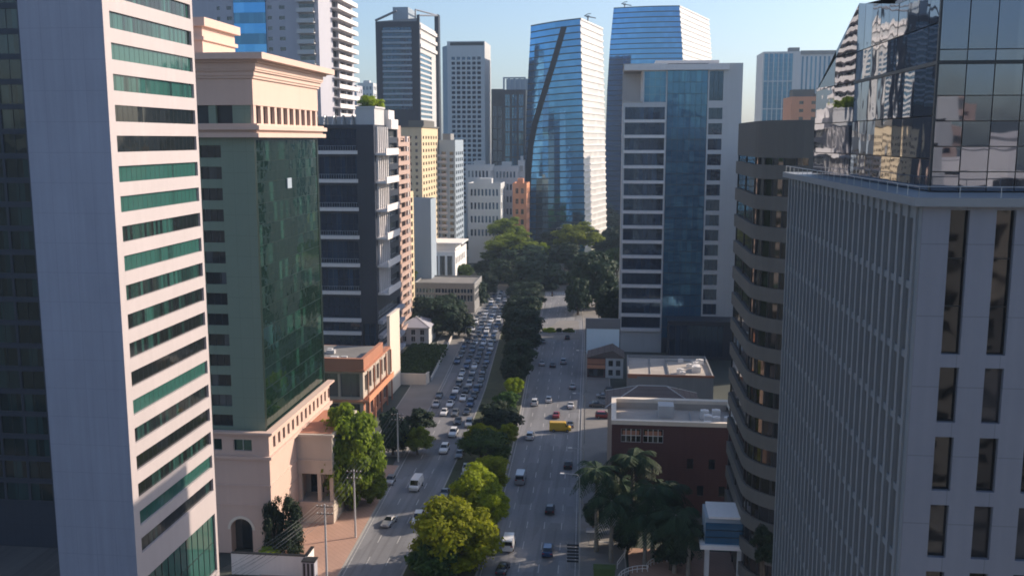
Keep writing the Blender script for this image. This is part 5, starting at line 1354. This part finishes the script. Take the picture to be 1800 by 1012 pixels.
# the jam
rnd = random.Random(9)
GJ = 'cars queuing in the traffic jam'
for k in range(5):
    y = 238 + rnd.uniform(0, 4)
    while y < 436:
        lim = 3 if y < 290 else (4 if y < 340 else 5)
        if k < lim and rnd.random() < .93:
            x = interp(ML, y) - 1.9 - 2.95 * k + rnd.uniform(-.3, .3)
            if x > interp(LK, y) + 1.2:
                st = rnd.choice(('sedan', 'sedan', 'hatch', 'hatch', 'suv')); pt = rnd.choice(('white', 'white', 'silver', 'grey', 'grey', 'black', 'black', 'black', 'blue', 'blue'))
                lane = ('along the median', 'in its second lane', 'in its middle lane', 'in its fourth lane', 'along the left kerb')[k]
                car(st, pt, x, y, .06 if y > 262 else .02, '%s %s queuing in the shaded jam %s' % (pt if pt != 'blue' else 'dark blue', {'sedan': 'sedan', 'hatch': 'hatchback', 'suv': 'tall car'}[st], lane), GJ, 'car', 'car')
        y += rnd.uniform(6.2, 8.6)
# parked right side
for i, (px, py, st, pt) in enumerate(((1062, 700, 'sedan', 'silver'), (1075, 690, 'hatch', 'black'), (1062, 735, 'suv', 'red'), (1050, 715, 'sedan', 'grey'))):
    q = gr(px, py); car(st, pt, q.x, q.y, (1.57, 1.5, 1.6, 1.65)[i], '%s car parked on the forecourt %s' % (pt, ('nearest the low commercial building', 'behind the silver one', 'beside the brick building', 'at the pavement edge')[i]), 'cars parked on the forecourt', 'car', 'parked_car', .16)

# ================================================================== STREET FURNITURE
def utility_pole(label, px, py, h, arms=True):
    q = gr(px, py); root = empty('utility_pole', label, 'utility pole', (q.x, q.y, .15), 0, 'utility poles on the left pavement')
    mb = MB(); mb.tube([(0, 0, 0), (0, 0, h)], [.2, .13], 8); mb.build('pole', M['pale_concrete'], root)
    for z in (h - .4, h - 1.6):
        mb = MB(); mb.box(-1.3, -.07, z - .07, 1.3, .07, z + .07); c = mb.build('crossarm', M['trunk'], root)
        for x in (-1.2, -.5, .5, 1.2):
            mb = MB(); mb.tube([(x, 0, z + .07), (x, 0, z + .16), (x, 0, z + .3)], [.05, .09, .04], 6); mb.build('insulator', M['white_paint'], c)
    return Vector((q.x, q.y, h))
ups = [utility_pole('wooden armed utility pole tallest in the left foreground', 575, 1030, 13.5), utility_pole('utility pole beside the tall bright green tree', 625, 945, 12.5), utility_pole('utility pole in the shade by the dark kerb trees', 700, 812, 11)]
back = Vector((ups[0].x - 6, 118, 13))
chain = [back] + ups
for j, x in enumerate((-1.2, -.5, .5, 1.2)):
    for lv_ in (0, 1):
        mb = MB()
        for a, c in zip(chain, chain[1:]):
            a2, c2 = a + Vector((x, 0, -.1 - 1.2 * lv_ + .15)), c + Vector((x, 0, -.1 - 1.2 * lv_ + .15))
            mb.tube([a2.lerp(c2, t / 8) + Vector((0, 0, -1.1 * 4 * (t / 8) * (1 - t / 8) * .6)) for t in range(9)], .025, 4, caps=False)
        tag(mb.build('overhead_wire', M['frame_dark']), 'thin dark overhead wire on the %s crossarm, %s' % (('upper', 'lower')[lv_], ('outermost on the left', 'second from the left', 'third from the left', 'outermost by the road')[j]), 'wire', 'overhead wires')
def lamp(label, px, py, h, arm, group='street lamps'):
    q = gr(px, py); root = empty('street_lamp', label, 'street lamp', (q.x, q.y, .1), 0, group)
    mb = MB(); mb.tube([(0, 0, 0), (0, 0, h - .6), (arm * .15, 0, h - .1), (arm, 0, h)], [.11, .08, .07, .05], 7); mb.build('pole', M['steel'], root)
    mb = MB(); mb.box(arm - .1, -.14, h - .1, arm + .8 * (1 if arm > 0 else -1), .14, h + .06); mb.build('lamp_head', M['white_paint'], root)
lamp('grey street lamp on the right kerb beside the forecourt sign', 1017, 990, 15.5, -2.4)
lamp('second grey street lamp on the right kerb, close behind the first', 1024, 905, 13, -2)
lamp('street lamp on the right kerb at the sunlit patch', 1027, 780, 12, -2)
lamp('street lamp on the right kerb across from the billboard', 1030, 690, 12, -2)
lamp('tall pale street lamp left of the far end of the jam', 833, 566, 15, 1.6)
lamp('pale street lamp at the left kerb in the middle of the jam', 819, 616, 8, 1.6)
lamp('street lamp standing among the sunlit park trees', 978, 470, 22, 2)
def signal(label, px, py, arm):
    q = gr(px, py); root = empty('traffic_light', label, 'traffic light', (q.x, q.y, 0), 0, 'traffic lights at the crossing')
    mb = MB(); mb.tube([(0, 0, 0), (0, 0, 6), (arm, 0, 6.2)], .12, 7); mb.build('pole', M['frame_grey'], root)
    mb = MB(); mb.box(arm - .3, -.25, 5.2, arm + .3, .25, 6.9); hd = mb.build('signal_head', M['frame_dark'], root)
    for k, m in enumerate(('lamp_red', 'car_yellow', 'grass')):
        mb = MB(); mb.tube([(arm, -.3, 6.55 - k * .5), (arm, -.24, 6.55 - k * .5)], .16, 8); mb.build('lens', M[m], hd)
signal('traffic light on a long arm over the right carriageway at the crossing', 1000, 543, -7); signal('traffic light at the end of the median by the crossing', 958, 540, 3)
# horizontal slat sign and railings at the bottom right
q = gr(1006, 1003); root = empty('sign_board', 'black street sign of stacked horizontal boards on two posts', 'sign', (q.x - .9, q.y, .15))
for k in range(6):
    mb = MB(); mb.box(0, 0, 1.4 + k * .55, 1.9, .1, 1.72 + k * .55); mb.build('board', M['frame_dark'], root)
for x in (-.05, 1.85):
    mb = MB(); mb.box(x, .1, 0, x + .1, .2, 4.8); mb.build('post', M['steel'], root)
def railing(label, pts, h=1.1):
    root = empty('railing', label, 'railing', (*pts[0][:2], .16), 0, 'pale railings on the right forecourt'); o = Vector((*pts[0][:2], 0))
    P3 = [Vector((*p[:2], 0)) - o for p in pts]; mb = MB()
    for z in (.55, h): mb.tube([p + Vector((0, 0, z)) for p in P3], .06, 6)
    mb.build('rail', M['white_paint'], root)
    for p in P3: mb = MB(); mb.tube([p, p + Vector((0, 0, h))], .05, 6); mb.build('post', M['white_paint'], root)
arc_ = lambda cx, cy, r, a0, a1, n=8: [(cx + r * math.cos(a0 + (a1 - a0) * i / n), cy + r * math.sin(a0 + (a1 - a0) * i / n)) for i in range(n + 1)]
c1 = gr(1118, 1000); railing('curved white railing left of the palm trunks', arc_(c1.x + 2, c1.y - 6, 5, 1.6, 3.0))
c1 = gr(1150, 985); railing('curved white railing right of the palm trunks', arc_(c1.x + 3, c1.y - 5, 4.5, 1.4, 2.9))
c1 = gr(1085, 1000); railing('short white railing behind the green box', [(c1.x, c1.y), (c1.x + 1.2, c1.y + 4), (c1.x + 1.6, c1.y + 7)])
c1 = gr(1062, 1020); root = empty('utility_box', 'green metal utility box among the palm trunks', 'box', (c1.x, c1.y, .16))
mb = MB(); mb.box(-1.7, -.8, 0, 1.7, .8, 2.1); mb.build('cabinet', M['grass'], root); mb = MB(); mb.box(-1.8, -.9, 2.1, 1.8, .9, 2.25); mb.build('lid', M['grass'], root)
c1 = gr(1266, 990); Yk = 146.0
kx0, kx1 = at(1236, 930, Yk).x, at(1312, 930, Yk).x; kz0, kz1 = at(1236, 955, Yk).z, at(1236, 918, Yk).z; kt = at(1236, 905, Yk).z
root = empty('entrance_pavilion', 'white pavilion with a turquoise glass window band and flat roof beside the curved building', 'pavilion', (kx0, Yk, 0))
w = kx1 - kx0
mb = MB(); mb.box(.35, 0, kz0, w - .3, .1, kz1); mb.build('window', M['g_bluem'], root)
mb = MB(); mb.box(-.4, -.6, kz0 - .7, w + .4, 6, kz0); mb.build('lower_slab', M['white_paint'], root)
mb = MB(); mb.box(.8, -.4, kt - .35, w + .5, 6, kt); mb.build('roof', M['white_paint'], root)
mb = MB(); mb.box(.35, .12, kz1, w - .3, 5.8, kt - .36); mb.box(.35, .12, kz0 + .01, w - .3, 5.8, kz1 - .01); mb.build('wall', M['far_blue'], root)
mb = MB()
for k in (1, 2): z = kz0 + (kz1 - kz0) * k / 3; mb.box(.35, -.05, z - .06, w - .3, -.005, z + .06)
mb.build('glazing_bar', M['frame_dark'], root)
for x in (.4, w - 1.2):
    mb = MB(); mb.box(x, .2, .1, x + .7, .9, kz0 - .71); mb.build('column', M['pale_concrete'], root)
# bottom left: gatehouse wall and kiosk
a0, a1 = gr(384, 1035), gr(524, 1035)
wall_obj('pale bluish perimeter wall with a dark coping below the pink podium', [(a0.x, 143.5), (a1.x, 143.5), (a1.x, 147)], 3.6, .4, 'white_paint', cap='frame_dark')
c1 = at(541, 1000, 142); root = empty('utility_kiosk', 'small striped white and dark kiosk beside the perimeter wall', 'kiosk', (c1.x - .9, 142, .15))
mb = MB(); mb.box(0, 0, 0, 2.0, 1.6, 3.1); mb.build('cabinet', M['lilac'], root)
mb = MB(); mb.box(-.12, -.12, 3.1, 2.12, 1.72, 3.3); mb.build('roof', M['frame_dark'], root)
for x in (.15, .8, 1.45): mb = MB(); mb.box(x, -.05, .3, x + .35, -.005, 2.9); mb.build('panel', M['frame_dark'], root)
# island at the crossing
q = gr(985, 588)
def planter(label, px, py, w, d, mat, kind):
    q = gr(px, py); root = empty('planter', label, 'planter', (q.x, q.y, 0), 0, 'planters on the traffic island')
    mb = MB(); mb.box(-w / 2, -d / 2, 0, w / 2, d / 2, .35); mb.build('kerb', M['pale_concrete'], root)
    mb = MB(); mb.box(-w / 2 + .3, -d / 2 + .3, .35, w / 2 - .3, d / 2 - .3, .42); mb.build('soil', M['soil'], root)
    c = bpy.data.objects.new('shrubs', CR[kind]); COL.objects.link(c); c.parent = root; c.location = (0, 0, .7); c.scale = (w * .55, d * .6, 1.1)
planter('planter of yellow green shrubs on the traffic island', 965, 584, 5.5, 4, 'soil', YEL); planter('planter of deep green shrubs right of the yellow green one', 1000, 584, 5, 4, 'soil', BRI)
planter('planter with one dark round shrub between the other two', 983, 584, 2.4, 3, 'soil', DARK)
sheet('traffic_island', [(gr(935, 596).x, 336), (gr(1020, 596).x, 336), (gr(1018, 560).x, 372), (gr(985, 560).x, 372)], .02, 'grey_paving')
# canopy of a bus stop on the right pavement
q = gr(1085, 965); root = empty('bus_shelter', 'dark flat roofed bus shelter behind the palm trunks', 'bus shelter', (q.x - 5.4, q.y, .16))
mb = MB(); mb.box(0, 0, 2.5, 9.5, 2.2, 2.7); mb.build('roof', M['frame_grey'], root)
for x in (.4, 4.6, 8.9):
    mb = MB(); mb.box(x, 1.7, 0, x + .14, 1.84, 2.5); mb.build('post', M['steel'], root)
mb = MB(); mb.box(1.2, 1.2, .42, 8.2, 1.6, .5)
for x in (1.5, 4.7, 7.7): mb.box(x, 1.3, 0, x + .1, 1.5, .42)
mb.build('bench', M['pale_concrete'], root)
# one pedestrian on the sunlit forecourt
def person(label, x, y, z, rz):
    J = dict(p=(0, 0, .95), s=(0, 0, 1.2), c=(0, 0, 1.42), n=(0, -.01, 1.52), h=(0, -.02, 1.62), t=(0, -.01, 1.74),
             hl=(-.1, 0, .92), kl=(-.11, -.1, .5), al=(-.11, .02, .09), fl=(-.11, -.14, .04), hr=(.1, 0, .92), kr=(.11, .04, .5), ar=(.11, .22, .12), fr=(.11, .1, .05),
             sl=(-.19, 0, 1.40), el=(-.26, .06, 1.13), wl=(-.26, -.04, .9), gl=(-.26, -.07, .80), sr=(.19, 0, 1.40), er=(.26, -.03, 1.13), wr=(.25, -.16, .92), gr=(.25, -.2, .83))
    Rr = dict(p=.15, s=.14, c=.15, n=.06, h=.095, t=.07, hl=.1, kl=.065, al=.045, fl=.04, hr=.1, kr=.065, ar=.045, fr=.04, sl=.07, el=.045, wl=.035, gl=.035, sr=.07, er=.045, wr=.035, gr=.035)
    E_ = [('p', 's'), ('s', 'c'), ('c', 'n'), ('n', 'h'), ('h', 't'), ('p', 'hl'), ('hl', 'kl'), ('kl', 'al'), ('al', 'fl'), ('p', 'hr'), ('hr', 'kr'), ('kr', 'ar'), ('ar', 'fr'), ('c', 'sl'), ('sl', 'el'), ('el', 'wl'), ('wl', 'gl'), ('c', 'sr'), ('sr', 'er'), ('er', 'wr'), ('wr', 'gr')]
    K = list(J); me = bpy.data.meshes.new('person'); me.from_pydata([J[k] for k in K], [(K.index(a), K.index(b)) for a, b in E_], [])
    o = bpy.data.objects.new('person', me); COL.objects.link(o); o.location = (x, y, z); o.rotation_euler = (0, 0, rz); tag(o, label, 'person')
    m, nt, bs = newmat('clothes'); sx = nd(nt, 'ShaderNodeSeparateXYZ'); nt.links.new(nd(nt, 'ShaderNodeTexCoord').outputs['Object'], sx.inputs[0])
    c = ramp(nt, mth(nt, 'DIVIDE', sx.outputs[2], 2.0), [(0, (.02, .02, .02)), (.06, (.03, .035, .06)), (.48, (.65, .65, .65)), (.76, (.35, .2, .13)), (.83, (.03, .02, .015))]); 
    for n in nt.nodes:
        if n.type == 'VALTORGB': n.color_ramp.interpolation = 'CONSTANT'
    nt.links.new(c, bs.inputs['Base Color']); me.materials.append(m)
    md = o.modifiers.new('skin', 'SKIN'); sv = me.skin_vertices[0].data
    for i, k in enumerate(K): sv[i].radius = (Rr[k], Rr[k] * (.8 if k in 'psc' else 1))
    sv[0].use_root = True; md.use_smooth_shade = True; o.modifiers.new('sub', 'SUBSURF').levels = 1
    o.modifiers['sub'].render_levels = 2
q = gr(1050, 962); person('person in a white top and dark trousers walking on the sunlit forecourt', q.x, q.y, .16, .6)
# ------------------------------------------------------------------ light
SUN_AZ, SUN_EL = R(27), R(28)             # azimuth measured from +X towards +Y
sd = Vector((math.cos(SUN_AZ) * math.cos(SUN_EL), math.sin(SUN_AZ) * math.cos(SUN_EL), math.sin(SUN_EL)))
sun = bpy.data.objects.new('sun', bpy.data.lights.new('sun', 'SUN')); COL.objects.link(sun)
sun.data.energy = 4.4; sun.data.angle = R(.55); sun.data.color = (1.0, .83, .66)
sun.rotation_euler = sd.to_track_quat('Z', 'Y').to_euler()
sun.location = (200, 100, 300)
W = bpy.data.worlds.new('World'); S.world = W; W.use_nodes = True
nt = W.node_tree
sky = nd(nt, 'ShaderNodeTexSky', sky_type='NISHITA'); sky.sun_disc = False
sky.sun_elevation = SUN_EL; sky.sun_rotation = math.pi / 2 - SUN_AZ
sky.altitude = 700; sky.air_density = 1.0; sky.dust_density = 3.0; sky.ozone_density = 3.0
bg = nt.nodes['Background']; bg.inputs['Strength'].default_value = .135
nt.links.new(sky.outputs[0], bg.inputs[0])
hz = MB(); hz.box(-4000, -600, -1.5, 4000, 3000, 215)
hm = bpy.data.materials.new('haze'); hm.use_nodes = True; hn = hm.node_tree; hn.nodes.remove(hn.nodes['Principled BSDF'])
pv = nd(hn, 'ShaderNodeVolumePrincipled'); pv.inputs['Color'].default_value = (.60, .78, 1.0, 1); pv.inputs['Density'].default_value = .00016; pv.inputs['Anisotropy'].default_value = .2
hn.links.new(pv.outputs[0], hn.nodes['Material Output'].inputs['Volume'])
ho = hz.build('haze', hm); ho['kind'] = 'stuff'
S.view_settings.view_transform = 'Standard'; S.view_settings.look = 'None'
S.view_settings.exposure = .5; S.view_settings.gamma = 1
S.cycles.max_bounces = 6; S.cycles.glossy_bounces = 3; S.cycles.diffuse_bounces = 3
S.cycles.filter_width = 1.8
